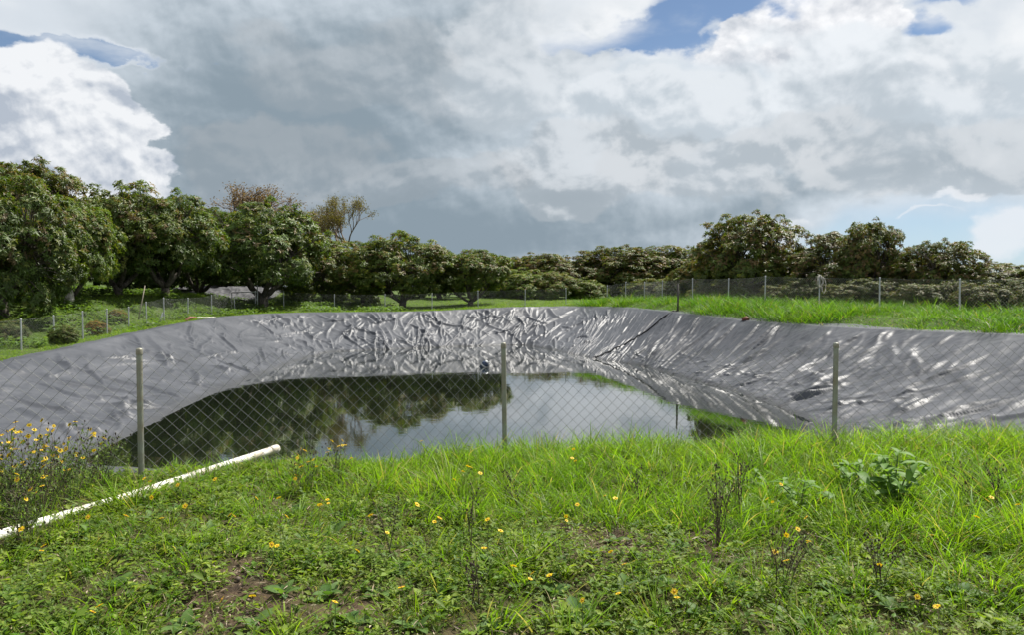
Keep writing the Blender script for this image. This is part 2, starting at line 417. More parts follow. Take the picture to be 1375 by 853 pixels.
CTRL = np.array([(-6, 2, 0), (-3, 4.4, .06), (0, 3, 0), (0, 6, .02), (3, 4, .02), (6, 3, .1), (3, 7, .08), (-6, 6, -.02), (0, -6, -.1), (-12, 4, .0), (12, 4, .2), (-12, -8, 0), (12, -8, .1),
    (-17.8, 26, -.62), (-16.6, 30.3, -.42), (-16.5, 38, -.2), (-16.5, 45, -.08), (-17, 20, -.75), (-16, 14, -.7), (-22.6, 38, 1.0), (-22, 42, 1.18), (-21, 46, 1.15), (-24, 33, .8), (-24, 27, .5), (-30, 30, 1.7), (-28, 42, 1.9),
    (-40, 50, 2.8), (-14.5, 50, .25), (-12, 47, 0.0), (-10, 54, .12), (-6, 49, .05), (0, 48, .25), (0, 55, .3), (6, 50, .35), (8, 45, .7), (9, 40, .75), (10.9, 33.2, .8), (12.3, 30.4, .76), (13.6, 27.8, .66), (15, 25, .6), (16.5, 20, .55), (17, 12, .4),
    (22, 38, .8), (22, 25, .7), (30, 30, .8), (-22, 60, 1.3), (-25, 70, 1.6), (0, 80, .4), (40, 60, .3), (-60, 90, 4), (60, 100, -1), (0, 140, 0), (-40, 20, 1.2), (40, 10, .3), (0, -40, -.5), (-80, 0, 0), (80, 0, 0), (0, 300, -3), (200, 200, -4), (-200, 200, 4), (-200, -100, -2), (200, -100, -3)])
def ground_z(x, y, liner=False):
    x = np.atleast_1d(np.asarray(x, float)); y = np.atleast_1d(np.asarray(y, float))
    num = np.zeros_like(x); den = np.zeros_like(x)
    for cx, cy, cz in CTRL:
        wgt = 1.0 / ((x - cx) ** 2 + (y - cy) ** 2 + 2.0) ** 2
        num += wgt * cz; den += wgt
    base = num / den
    th = np.arctan2(y - CY, x - CX); r = np.hypot(x - CX, y - CY)
    rr, rz, rw = per(T_RIM, th), per(T_RZ, th), per(T_W, th)
    k = ss(r - rr, 0.0, np.where((y < 11) | (x > 5.5), 1.7, 3.2))
    zo = rz * (1 - k) + base * k
    zo = zo + (fbm(x * .9, y * .9, 4, 5) * 0.10 + fbm(x * .18, y * .18, 3, 9) * 0.12) * ss(r - rr, 0.1, 1.6)
    tt = (rr - r) / (rr - rw)
    zi = rz + (WZ - rz) * np.minimum(tt, 1.6) - (0.0 if liner else 0.30) * ss(tt, 0.0, 0.12)
    return np.where(r > rr, zo, zi)
def gz(x, y): return float(ground_z(x, y)[0])
def rimdist(x, y):
    th = np.arctan2(np.asarray(y) - CY, np.asarray(x) - CX)
    return np.hypot(np.asarray(x) - CX, np.asarray(y) - CY) - per(T_RIM, th)
_cp, _sp = math.cos(R(PITCH)), math.sin(R(PITCH))
def ray(x, y):
    u, v = (x - 687.5) / FPX, (426.5 - y) / FPX
    return np.array([u, _cp + v * _sp, v * _cp - _sp])
def at(x, y, D_):
    d = ray(x, y); return d * (D_ / d[1]) + np.array([0, 0, CAM_Z])
def hit(x, y, lo=1.5, hi=120.0):
    d = ray(x, y); s = np.geomspace(lo, hi, 900)
    P = d[None] * (s / d[1])[:, None]; P[:, 2] += CAM_Z
    g = ground_z(P[:, 0], P[:, 1]); k = np.argmax(P[:, 2] < g)
    return float(P[k, 0]), float(P[k, 1]), float(g[k])

def axis(lo, hi, step, fl, fh, grow=1.11):
    a = list(np.arange(lo, hi + 1e-6, step)); s = step
    while a[-1] < fh: s *= grow; a.append(a[-1] + s)
    s = step; b_ = []
    x = lo
    while x > fl: s *= grow; x -= s; b_.append(x)
    return np.array(b_[::-1] + a)
gx = axis(-7, 7, 0.11, -1600, 1600, 1.055); gy = axis(1.5, 9, 0.11, -400, 2200, 1.03)
GX, GY = np.meshgrid(gx, gy)
GZ = ground_z(GX.ravel(), GY.ravel())
fx, fy = GX.ravel(), GY.ravel()
near = ((fy > 1) & (fy < 9.5) & (abs(fx) < 8))
GZ = GZ + np.where(near, fbm(fx * 4, fy * 4, 3, 21) * 0.03, 0)
# how bare the soil is (patches of earth in the foreground)
def openrim(x, y):
    return ss(np.asarray(x), -.6, -1.5) * ss(np.asarray(y), 5.9, 6.5)
def bare(x, y):
    n_ = fbm(x * .8, y * .8, 4, 31)
    b_ = ss(n_, 0.04, 0.32) * ss(6.0 - np.asarray(y) - 0.55 * np.maximum(np.asarray(x) - 0.8, 0), 0.0, 1.2) * ss(np.asarray(x), -2.6, -1.2)
    return b_ * ss(np.asarray(y), -1, 2)
gn = fbm(fx * .35, fy * .35, 4, 3)[:, None]
gcol = np.array([0.055, 0.10, 0.018]) * (1 + 0.5 * gn) + np.array([0.03, 0.015, 0.004]) * np.clip(gn, 0, 1)
fg = (ss(fy, 9.5, 7.5) * ss(fy, -3, 0))[:, None]
soil = np.array([0.075, 0.055, 0.038]) * (1 + 0.4 * gn)
moss = np.array([0.060, 0.075, 0.020]) * (1 + 0.4 * gn)
bb = bare(fx, fy)[:, None]
gcol = gcol * (1 - fg) + (soil * (0.35 + 0.65 * bb) + moss * (0.65 - 0.65 * bb)) * fg
nx, ny = len(gx), len(gy)
ii = np.arange((ny - 1) * nx).reshape(ny - 1, nx)[:, :-1].ravel()
ground = link('ground', mesh_np('ground', np.stack([fx, fy, GZ], 1), np.stack([ii, ii + 1, ii + nx + 1, ii + nx], 1), None, gcol, M_ground, True))
tag(ground, kind='structure')

# ------------------------------------------------------------------ pond liner
def arc_theta(n):
    th = np.linspace(-np.pi, np.pi, 7200); r = per(T_RIM, th)
    s = np.concatenate([[0], np.cumsum(np.hypot(np.diff(r * np.cos(th)), np.diff(r * np.sin(th))))])
    S = np.linspace(0, s[-1], n, endpoint=False); return np.interp(S, s, th), S, s[-1]
NU, NV = 2700, 112
thu, SU, PER = arc_theta(NU)
tv = np.concatenate([np.linspace(-0.10, 0.0, 6)[:-1], np.linspace(0, 1.22, NV - 5)])
TH2, TV2 = np.meshgrid(thu, tv, indexing='ij'); S2 = np.repeat(SU[:, None], NV, 1)
rr, rz, rw = per(T_RIM, TH2), per(T_RZ, TH2), per(T_W, TH2)
lipn = 1 + 0.9 * fbm(S2 * .45, S2 * 0 + 3.3, 3, 14)
rad = rr + (rw - rr) * np.maximum(TV2, 0) + np.where(TV2 < 0, -TV2 * 10 * 0.42 * lipn, 0)
PX = CX + rad * np.cos(TH2); PY = CY + rad * np.sin(TH2)
# lip follows the ground just above it, slope runs straight to the water
zin = rz + (WZ - rz) * np.maximum(TV2, 0)
sag = -0.16 * np.sin(np.clip(TV2, 0, 1) * np.pi) * ss(rr - rw, 2, 4)
zlip = ground_z(PX.ravel(), PY.ravel()).reshape(PX.shape) + 0.035
PZ = np.where(TV2 < 0.0, zlip, zin + sag + 0.03)
slope_len = np.hypot(rr - rw, rz - WZ)
V2 = np.maximum(TV2, 0) * slope_len
# which bank: right / far / left / near, smooth weights by direction
ang = np.degrees(TH2)
far_w = ss(ang, 60, 74) * (1 - ss(ang, 128, 142)); right_w = ss(ang, -70, -50) * (1 - ss(ang, 62, 76)); left_w = np.clip(1 - far_w - right_w, 0, 1)
def ridge(x, y, seed): return 1 - np.abs(pn(x, y, seed)) * 2.2
wu, wv = pn(S2 * .5, V2 * .5, 41) * .9, pn(S2 * .5, V2 * .5, 43) * .9
VM = slope_len[:, 0]                                     # slope length at every station
dS = PER / NU
H = np.zeros_like(S2)
fr = np.random.default_rng(77)
def fold(s0, v0, ang_, L_, h_, w1, w2, bend=0.0):
    """one crease: centre (s0 along the rim, v0 down the slope), direction, length, height, flank widths"""
    ca_, sa_ = math.cos(ang_), math.sin(ang_); wm = max(w1, w2)
    ext = abs(ca_) * L_ / 2 + abs(sa_) * wm + abs(bend) + .05
    a0 = int((s0 - ext) / dS); a1 = int((s0 + ext) / dS) + 1; ix = np.arange(a0, a1)
    s_ = (ix * dS)[:, None]; ix = ix % NU; v_ = V2[ix]
    x_ = (s_ - s0) * ca_ + (v_ - v0) * sa_; y_ = -(s_ - s0) * sa_ + (v_ - v0) * ca_
    y_ = y_ - bend * (4 * (x_ / L_) ** 2) + .05 * np.sin(x_ * 2.3 + s0) * min(1, L_ / 2)
    tp = np.clip(1 - (2 * x_ / L_) ** 2, 0, 1) ** .7
    ww = np.where(y_ > 0, w1, w2) * (.45 + .55 * tp)
    H[ix] += h_ * tp * np.clip(1 - np.abs(y_) / ww, 0, 1) ** 1.15
def station(px, py):                                     # rim station of a point
    t_ = math.atan2(py - CY, px - CX); return SU[int(np.argmin(np.abs(thu - t_)))]
sA, sB, sC, sD = station(11.9, 13.2), station(12.4, 17.8), station(5.6, 43), station(-12.4, 39.6)
sN = station(4, 8.4)
# right bank: long straight tension folds slanting down towards the camera
for k in range(640):
    s0 = fr.uniform(sA - 3, sC + 1.5); yy = np.interp(s0, SU, CY + per(T_RIM, thu) * np.sin(thu))
    sl = .10 + .70 * float(ss(yy, 33, 17)); base_a = math.atan2(1.0, -sl)
    vm = VM[int(s0 / dS) % NU]; L_ = fr.uniform(1.0, 4.2) * (1.15 if fr.random() < .3 else .8); big = fr.random() < .22
    fold(s0, fr.uniform(.0, 1.0) * vm, base_a + fr.normal(0, .14), L_, (fr.uniform(.045, .09) if big else fr.uniform(.016, .042)) * fr.choice([1, 1, 1, -.4]), fr.uniform(.05, .11), fr.uniform(.12, .34) if big else fr.uniform(.08, .2), fr.normal(0, .05))
for k in range(150):                                      # bunching along the water's edge
    s0 = fr.uniform(sA, sC); vm = VM[int(s0 / dS) % NU]
    fold(s0, vm * fr.uniform(.66, 1.0), fr.normal(0.12, .3), fr.uniform(.4, 1.6), fr.uniform(.01, .035), fr.uniform(.05, .1), fr.uniform(.07, .16), fr.normal(0, .06))
for k in range(26):                                       # broad slack creases near right
    s0 = fr.uniform(sA - 4, sB + 5); vm = VM[int(s0 / dS) % NU]
    fold(s0, fr.uniform(.15, .9) * vm, math.atan2(1, -.9) + fr.normal(0, .5), fr.uniform(1.8, 4.5), fr.uniform(.025, .055), fr.uniform(.10, .22), fr.uniform(.3, .7), fr.normal(0, .2))
# far bank: crumpled, short creases in every direction, mostly down the slope
for k in range(560):
    s0 = fr.uniform(sC - 1.5, sD + 2.5); vm = VM[int(s0 / dS) % NU]; big = fr.random() < .25
    a_ = math.pi / 2 + fr.normal(0, .60)
    fold(s0, fr.uniform(0, 1.05) * vm, a_, fr.uniform(1.2, 2.8) if big else fr.uniform(.5, 1.7), fr.uniform(.05, .11) if big else fr.uniform(.02, .055), fr.uniform(.07, .14), fr.uniform(.12, .34), fr.normal(0, .12))
# left bank: slack sheet, sparse long creases
for k in range(480):
    s0 = fr.uniform(sD, PER + sN if sN < sD else sN); vm = VM[int(s0 / dS) % NU]; big = fr.random() < .2
    fold(s0, fr.uniform(0, 1.0) * vm, fr.choice([.15, .55, 1.2]) + fr.normal(0, .3), fr.uniform(1.2, 4.0) if big else fr.uniform(.5, 1.8), fr.uniform(.06, .12) if big else fr.uniform(.016, .05), fr.uniform(.04, .10), fr.uniform(.10, .35), fr.normal(0, .12))
und = 0.05 * fbm(S2 * .3, V2 * .4, 2, 71) + 0.014 * ridge(S2 * 1.1 + wu, V2 * 1.2 + wv, 77) * (left_w + .4 * right_w) + .006 * ridge(S2 * 3 + wu, V2 * 3 + wv, 79)
H = (H + und) * ss(TV2, -0.02, 0.10) * (1 - .7 * left_w * ss(TV2, .85, 1.0)) + 0.02 * fbm(S2 * 2.2, V2 + 0 * S2, 3, 81) * (TV2 < 0.05)
P3 = np.stack([PX, PY, PZ], -1)
du = np.roll(P3, -1, 0) - np.roll(P3, 1, 0); dv = np.gradient(P3, axis=1)
nrm = np.cross(du, dv); nrm /= np.linalg.norm(nrm, axis=-1, keepdims=True) + 1e-9
nrm *= np.sign(nrm[..., 2:3] + 1e-9)
P3 = P3 + nrm * H[..., None]
i0 = (np.arange(NU)[:, None] * NV + np.arange(NV - 1)[None]).ravel(); i1 = ((np.arange(NU)[:, None] + 1) % NU * NV + np.arange(NV - 1)[None]).ravel()
liner = link('pond_liner', mesh_np('pond_liner', P3.reshape(-1, 3), np.stack([i0, i0 + 1, i1 + 1, i1], 1), None, None, M_liner, True))
tag(liner, 'wrinkled dark grey plastic sheet lining the banks of the pond', 'pond liner')
def liner_pt(th, t_):
    i = int(np.argmin(np.abs(thu - th))); j = int(np.argmin(np.abs(tv - t_))); return P3[i, j]
_LP = P3.reshape(-1, 3)
def on_liner(x, y):
    k = np.argmin((_LP[:, 0] - x) ** 2 + (_LP[:, 1] - y) ** 2); return _LP[k]

# water sheet
thw = _TH[::6]; rwat = per(T_W, thw) + 0.45 * (per(T_RIM, thw) - per(T_W, thw))
ringn = 24; V = [(CX, CY, WZ)]
for k in range(1, ringn + 1):
    for a_, q in zip(thw, rwat): V.append((CX + q * k / ringn * math.cos(a_), CY + q * k / ringn * math.sin(a_), WZ))
n_ = len(thw); T = [(0, 1 + j, 1 + (j + 1) % n_) for j in range(n_)]
Q = [(1 + (k - 1) * n_ + j, 1 + k * n_ + j, 1 + k * n_ + (j + 1) % n_, 1 + (k - 1) * n_ + (j + 1) % n_) for k in range(1, ringn) for j in range(n_)]
water = link('water', mesh_np('water', V, Q, T, None, M_water, True)); tag(water, kind='structure')

# ------------------------------------------------------------------ fences
def post_mesh(h, r, mat, name='post'):
    mb = MB(); mb.lathe([(r * .98, -0.25), (r, 0.0), (r, h - 0.012), (r * .96, h - .004), (r * .8, h), (0.0001, h + .001)], 14)
    return mb.mesh(name, mat)
def cap_mesh(r, mat):
    mb = MB(); mb.lathe([(r * 1.13, -0.035), (r * 1.14, 0.004), (r * .9, .016), (0.0001, .02)], 14)
    return mb.mesh('cap', mat)
def wire_panel(A, B, zbA, zbB, zt_A, zt_B, cell, wr, seed, sides=3, sagtop=0.02, bulge=0.05, selvage=True):
    """zigzag woven wires between two posts"""
    A = np.array(A, float); B = np.array(B, float); L = np.linalg.norm(B - A); nc = max(2, int(round(L / cell * 2)))
    cw = L / nc; mb_v = []; h0 = cell / 2.0
    ht = ((zt_A - zbA) + (zt_B - zbB)) / 2; nr = int(round(ht / h0)); side = np.array([-(B - A)[1], (B - A)[0]]) / L
    segA = []; segB = []
    r_ = np.random.default_rng(seed)
    ph = r_.random(4) * 6
    def P(u, k):                                        # u along, k row
        f = u / L; zb = zbA + (zbB - zbA) * f; zt = zt_A + (zt_B - zt_A) * f - sagtop * np.sin(np.pi * f)
        q = k / nr; z = zb + (zt - zb) * q
        x = A[None] + (B - A)[None] * f[:, None]
        bl = bulge * np.sin(np.pi * f) * np.sin(u * 1.7 + ph[0] + q * 2) + 0.008 * np.sin(u * 5 + q * 7 + ph[1])
        x = x + side[None] * bl[:, None]
        du_ = 0.018 * np.sin(q * 5 + u * 2 + ph[2])
        x = x + ((B - A) / L)[None] * du_[:, None]
        return np.column_stack([x, z + 0.008 * np.sin(u * 4 + ph[3])])
    U = []; K = []
    for c in range(nc):
        k = np.arange(nr + 1)
        u = c * cw + np.where((k + c) % 2 == 0, 0.0, cw)      # wire c zigzags between column c and c+1
        U.append(np.clip(u, 0, L)); K.append(k)
    U = np.array(U); K = np.array(K)
    Pts = P(U.ravel(), K.ravel().astype(float)).reshape(nc, nr + 1, 3)
    off = 0.5 * wr * np.where(K % 2 == 0, 1, -1)
    Pts[..., :2] += side[None, None] * off[..., None]
    S0 = Pts[:, :-1].reshape(-1, 3); S1 = Pts[:, 1:].reshape(-1, 3)
    # top selvage wire
    u = np.linspace(0, L, max(8, nc)) if selvage else np.linspace(0, .02, 2); tp = P(u, np.full_like(u, nr)); S0 = np.vstack([S0, tp[:-1]]); S1 = np.vstack([S1, tp[1:]])
    d = S1 - S0; d /= np.linalg.norm(d, axis=1, keepdims=True) + 1e-9
    n1_ = np.column_stack([np.full(len(d), side[0]), np.full(len(d), side[1]), np.zeros(len(d))]); n2_ = np.cross(d, n1_)
    rings = []
    for S in (S0, S1):
        for j in range(sides):
            a_ = 2 * np.pi * j / sides
            rings.append(S + wr * (n1_ * math.cos(a_) + n2_ * math.sin(a_)))
    V = np.stack(rings, 1).reshape(-1, 3); m_ = len(d); base = np.arange(m_)[:, None] * 2 * sides
    Q = np.concatenate([np.stack([base[:, 0] + j, base[:, 0] + (j + 1) % sides, base[:, 0] + sides + (j + 1) % sides, base[:, 0] + sides + j], 1) for j in range(sides)])
    return V, Q
def build_fence(name, label, pts, height, r, cell, wr, pmat, seed, tilt=None, sides=3, capped=True, skip=()):
    root = thing(name, label, 'fence', (pts[0][0], pts[0][1], pts[0][2]))
    L0 = Vector(pts[0][:3])
    pm = post_mesh(height, r, pmat); cm = cap_mesh(r, pmat)
    hs = [p[3] if len(p) > 3 else height for p in pts]
    for i, p in enumerate(pts):
        lean = (random.uniform(-.015, .015), random.uniform(-.015, .015), random.uniform(0, 6))
        o = link('post', pm, root, Vector(p[:3]) - L0, lean, (1, 1, hs[i] / height))
        if capped: link('cap', cm, o, (0, 0, height))
    for i in range(len(pts) - 1):
        if i in skip: continue
        A, B = pts[i], pts[i + 1]
        V, Q = wire_panel(A[:2], B[:2], A[2] + .03, B[2] + .03, A[2] + hs[i] - .02, B[2] + hs[i + 1] - .02, cell, wr, seed + i, sides, selvage=pmat is not M_post)
        V = V - np.array(L0)
        link('wire_mesh', mesh_np('wire_mesh', V, Q, None, None, M_wirefar if pmat is M_postfar else M_wire), root)
    return root
def fp(x, ytop, ybase, D_):
    a_ = at(x, ybase, D_); b_ = at(x, ytop, D_); return (a_[0], a_[1], a_[2], b_[2] - a_[2])
# near fence, posts as measured (top and foot)
near_pts = [(-8.3, 3.3, -.05, 1.12), (-5.7, 4.55, .0, 1.1), fp(190, 471, 648, 5.9), fp(678, 463, 618, 7.2), fp(1120, 463, 602, 7.0), (6.1, 6.7, .12, 1.08), (9.1, 6.1, .2, 1.1)]
build_fence('chain_link_fence', 'low chain-link fence in the foreground grass, in front of the pond', near_pts, 1.1, 0.0235, 0.108, 0.0014, M_post, 11, sides=4)
def on_g(x, D_, h=1.1):
    X = (x - 687.5) / FPX * D_; return (X, D_, gz(X, D_), h)
lp = [(-15, 16.5), ]
left_pts = [(-16.8, 15.5, gz(-16.8, 15.5), 1.12), (-16.9, 18.5, gz(-16.9, 18.5), 1.12), (-17.2, 21.8, gz(-17.2, 21.8), 1.12)] + [on_g(x, d, 1.12) for x, d in ((27, 25.5), (72, 27.2), (110, 28.9), (143, 30.5), (172, 32.2), (196, 33.8), (220, 35.5), (252, 37.9), (284, 40.9), (315, 44.4), (343, 48))]
build_fence('perimeter_fence', 'grey post and wire mesh fence up the left bank below the orchard', left_pts, 1.12, 0.026, 0.108, 0.0019, M_postfar, 31)
back_pts = [on_g(x, d, 1.12) for x, d in ((346, 48.3), (381, 48.3), (449, 48), (517, 48), (580, 48), (642, 48.2), (705, 48.6), (760, 48.8))]
build_fence('perimeter_fence', 'grey post and wire mesh fence along the far end of the pond', back_pts, 1.12, 0.026, 0.108, 0.0019, M_postfar, 51)
right_pts = [on_g(x, d, 1.25) for x, d in ((815, 48.6), (840, 47), (865, 45), (889, 42), (930, 39), (978, 36), (1027, 33.2), (1100, 30.4), (1181, 27.8), (1289, 25))] + [(16.6, 22.3, gz(16.6, 22.3), 1.25), (17.6, 19.3, gz(17.6, 19.3), 1.25)]
build_fence('perimeter_fence', 'grey post and wire mesh fence on the grassy right bank', right_pts, 1.25, 0.028, 0.108, 0.0026, M_postfar, 71)

# single dark post by the rim with the hose
px_, py_, _ = at(910, 423, 33.6); zb = gz(px_, py_)
mb = MB(); mb.tube([(0, 0, -.3), (0.01, 0, .6), (0.0, 0.01, 1.25)], [.045, .043, .038], 9)
o = mb.build('wooden_post', M_darkpost, loc=(px_, py_, zb)); tag(o, 'dark wooden post at the top of the black hose on the right bank', 'post')
# black hose down the right bank
th0 = math.atan2(33.4 - CY, 7.0 - CX)
hp = [(px_ - .02, py_, zb + .02), (px_ - .2, py_ + .05, zb + .03)]
A_ = np.array([6.95, 33.45]); B_ = np.array([3.6, 32.8])
for k in np.linspace(0, 1, 26):
    q = A_ + (B_ - A_) * k + np.array([0, 0.10 * math.sin(k * 3.1)])
    hp.append((q[0], q[1], on_liner(*q)[2] + .035))
mb = MB(); mb.tube(hp, .03, 8); tag(mb.build('hose', M_hose), 'thin black hose running down the right bank into the water', 'hose')

# ------------------------------------------------------------------ pipes and small things
a_ = hit(0, 733); z0 = gz(-3.05, 4.4)
e0 = np.array([-3.95, 3.75, gz(-3.95, 3.75) + .10]); e1 = at(0, 725, 4.4) + np.array([0, 0, .022]); e2 = at(372, 607, 7.15) + np.array([0, 0, .03])
mb = MB(); pl = [e1 + (e1 - e2) * .28, e1, e1 + (e2 - e1) * .35 + np.array([0, 0, -.012]), e1 + (e2 - e1) * .7 + np.array([0, 0, -.006]), e2]
mb.tube(pl, .035, 18, cap=False)
d_ = (e2 - e1) / np.linalg.norm(e2 - e1)
mb.tube([e2 - d_ * .12, e2 - d_ * .119, e2 - d_ * .001, e2], [.0355, .0392, .0392, .0355], 18, cap=False)
mb.tube([e2 - d_ * .0, e2 - d_ * .3], [.030, .030], 18, cap=True)
tag(mb.build('pipe', M_pvc), 'long white plastic pipe lying in the foreground grass through the near fence', 'pipe')
# white pipe with iron elbow on the left rim
q0 = at(262, 429, 34.0); q0[2] = gz(q0[0], q0[1]) + .10; q1 = at(289, 421, 37.5); q1[2] = gz(q1[0], q1[1]) + .12
pr = thing('drain_pipe', 'white pipe with rusty elbow end lying over the left rim', 'pipe', tuple(q0))
mb = MB(); mb.tube([(0, 0, 0), (q1 - q0) * .5, q1 - q0], .055, 12); mb.build('pipe_run', M_pvc, pr)
mb = MB(); mb.tube([(0.02, .05, .0), (-.12, -.25, .03), (-.2, -.42, -.06), (-.25, -.52, -.28)], [.075, .085, .085, .08], 12); mb.build('elbow', M_rust, pr)
mb = MB(); mb.tube([(-.25, -.52, -.27), (-.27, -.58, -.50)], [.06, .06], 12); mb.build('spout', M_hose, pr)
# white stake on the left bank
q = hit(215, 432); mb = MB(); mb.tube([(0, 0, -.05), (.06, .02, .2), (.13, .03, .42)], [.045, .05, .04], 8)
tag(mb.build('marker_stake', M_white, loc=q), 'short leaning white stake in the grass before the left fence', 'stake')
# leaning pole by the trees
q = at(186, 396, 36.0); q[2] = gz(q[0], q[1]); mb = MB(); mb.tube([(-.05, 0, -.05), (.08, .1, .8), (.2, .25, 1.7)], [.03, .028, .022], 8)
tag(mb.build('wooden_pole', M_wood, loc=q), 'thin pale pole leaning under the left orchard trees', 'pole')
# tall gate frame at the fence corner
q = at(346, 421, 47.6); q[2] = gz(q[0], q[1]); gt = thing('gate', 'tall grey pipe gate frame at the far left fence corner', 'gate', tuple(q))
mb = MB(); mb.tube([(0, 0, -.2), (0, 0, 1.6)], .035, 10); mb.build('upright', M_postfar, gt)
mb = MB(); mb.tube([(-1.75, .3, -.2), (-1.75, .3, 1.1)], .03, 10); mb.build('upright', M_postfar, gt)
mb = MB(); mb.tube([(-1.75, .3, 1.1), (-.03, .005, 1.16)], .03, 10); mb.build('rail', M_postfar, gt)
# concrete block
q = at(355, 410, 49.3); q[2] = gz(q[0], q[1])
def chamfer_box(sx, sy, sz, c, jit=0.0, seed=0):
    r_ = np.random.default_rng(seed); V = []; 
    lv = [(0, c), (c, 0), (sz - c, 0), (sz, c)]
    for z, k in lv:
        x, y = sx / 2 - k, sy / 2 - k
        ring = [(-x + c, -y), (x - c, -y), (x, -y + c), (x, y - c), (x - c, y), (-x + c, y), (-x, y - c), (-x, -y + c)]
        V += [(a, b__, z) for a, b__ in ring]
    V = np.array(V) + r_.normal(0, jit, (len(V), 3)) if jit else np.array(V)
    Q = [(i * 8 + j, i * 8 + (j + 1) % 8, (i + 1) * 8 + (j + 1) % 8, (i + 1) * 8 + j) for i in range(3) for j in range(8)]
    V = np.vstack([V, V[:8].mean(0), V[24:].mean(0)]); T = [(32, (j + 1) % 8, j) for j in range(8)] + [(33, 24 + j, 24 + (j + 1) % 8) for j in range(8)]
    return V, Q, T
mb = MB(); mb.raw(*chamfer_box(.42, .4, .62, .02, .006, 3)); o = mb.build('concrete_block', M_block, smooth=False, loc=(q[0], q[1], q[2] - .06))
tag(o, 'small grey concrete block beside the multi-stemmed tree', 'block')
# rocks
def rock_mesh(seed, n=14):
    r_ = np.random.default_rng(seed); V = []; k = 9
    for i in range(k + 1):
        ph = math.pi * i / k
        for j in range(n):
            a = 2 * math.pi * j / n; v = np.array([math.sin(ph) * math.cos(a), math.sin(ph) * math.sin(a), math.cos(ph)])
            q_ = 1 + .5 * float(pn(v[0] * 1.3 + seed, v[1] * 1.3 + v[2] * 2, 7)); V.append(v * q_)
    Q = [(i * n + j, i * n + (j + 1) % n, (i + 1) * n + (j + 1) % n, (i + 1) * n + j) for i in range(k) for j in range(n)]
    return np.array(V), Q
for (x, y, D_, s, lab, mt) in ((28, 398, 37, (.5, .4, .32), 'mossy tan rock under the leftmost orchard trees', M_rock), (1001, 431, 28.6, (.13, .12, .10), 'small red-brown lump on the right rim beside the grass', M_rust)):
    q = at(x, y, D_); q[2] = max(gz(q[0], q[1]), float(on_liner(q[0], q[1])[2]) if D_ < 30 else -9)
    V, Q = rock_mesh(int(x)); mb = MB(); mb.raw(V * np.array(s), Q); o = mb.build('rock', mt, loc=(q[0], q[1], q[2] + s[2] * .45)); tag(o, lab, 'rock')
# rope coil hung on the right fence post
q = right_pts[7]; rp = thing('rope_coil', 'tangled pale rope coil hung over a post on the right bank', 'rope', (q[0] - .02, q[1] - .06, q[2] + .78))
mb = MB(); r_ = random.Random(3)
for k in range(9):
    a = [(math.sin(u) * (.10 + r_.uniform(-.03, .03)) + r_.uniform(-.015, .015), -.04 + math.cos(u * 2) * .03 + r_.uniform(-.03, .03), .30 + math.cos(u) * (.24 + r_.uniform(-.07, .03)) + r_.uniform(-.01, .01)) for u in np.linspace(0, 2 * math.pi, 18)]
    mb.tube(a, .017, 6, cap=False)
mb.build('coil', M_rope, rp)
mb = MB(); mb.tube([(.06, -.05, .5), (.17, -.06, .42), (.23, -.06, .2), (.22, -.06, -.08), (.16, -.06, -.18), (.09, -.05, -.1), (.06, -.05, .12)], .016, 6); mb.build('loose_loop', M_rope, rp)
# floating navy jug
q = at(649, 492, 29.5); q[2] = WZ
jug = thing('floating_jug', 'dark blue plastic jug floating tilted near the far bank', 'jug', (q[0], q[1], q[2])); jug.rotation_euler = (R(28), R(24), R(20))
mb = MB(); mb.lathe([(.001, -.16), (.12, -.16), (.145, -.13), (.15, -.02), (.145, .0), (.15, .02), (.15, .13), (.135, .19), (.07, .235), (.05, .24), (.05, .27), (.001, .27)], 20); mb.build('body', M_blue, jug)
mb = MB(); mb.lathe([(.057, .255), (.057, .30), (.05, .305), (.001, .305)], 14); mb.build('lid', M_white, jug)
mb = MB(); mb.tube([(.13, 0, .17), (.17, 0, .24), (.13, 0, .30), (.05, 0, .29)], .016, 8); mb.build('handle', M_white, jug)
mb = MB(); mb.lathe([(.1515, .085), (.153, .09), (.153, .125), (.1515, .13)], 20); mb.build('band', M_white, jug)

# heap of spare liner under the trees (far left)
hx, hy, _ = at(298, 395, 58); NXh, NYh = 150, 90
U, Vv = np.meshgrid(np.linspace(-1, 1, NXh), np.linspace(-1, 1, NYh))
X = hx + U * 4.6 + .3 * pn(U * 2, Vv * 2, 91); Y = hy + Vv * 4.5 + .4 * pn(U * 2, Vv * 2, 92)
edge = np.maximum(abs(U), abs(Vv))
Zb = ground_z(X.ravel(), Y.ravel()).reshape(X.shape)
Z = Zb + 0.02 + ss(1 - edge, 0, .5) * (0.20 + .22 * Vv + .15 * fbm(U * 2.5, Vv * 2.5, 3, 95)) + .07 * (1 - abs(pn(U * 6 + Vv * 2, Vv * 3, 97)) * 2) * ss(1 - edge, 0, .1) + .05 * (1 - abs(pn(U * 13, Vv * 9, 98)) * 2) * ss(1 - edge, 0, .1)
i_ = (np.arange(NYh - 1)[:, None] * NXh + np.arange(NXh - 1)).ravel()
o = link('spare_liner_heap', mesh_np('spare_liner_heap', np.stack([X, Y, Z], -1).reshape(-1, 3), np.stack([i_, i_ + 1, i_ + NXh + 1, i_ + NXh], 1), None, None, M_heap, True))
tag(o, 'heaped grey liner sheet under the trees behind the left fence', 'liner heap')

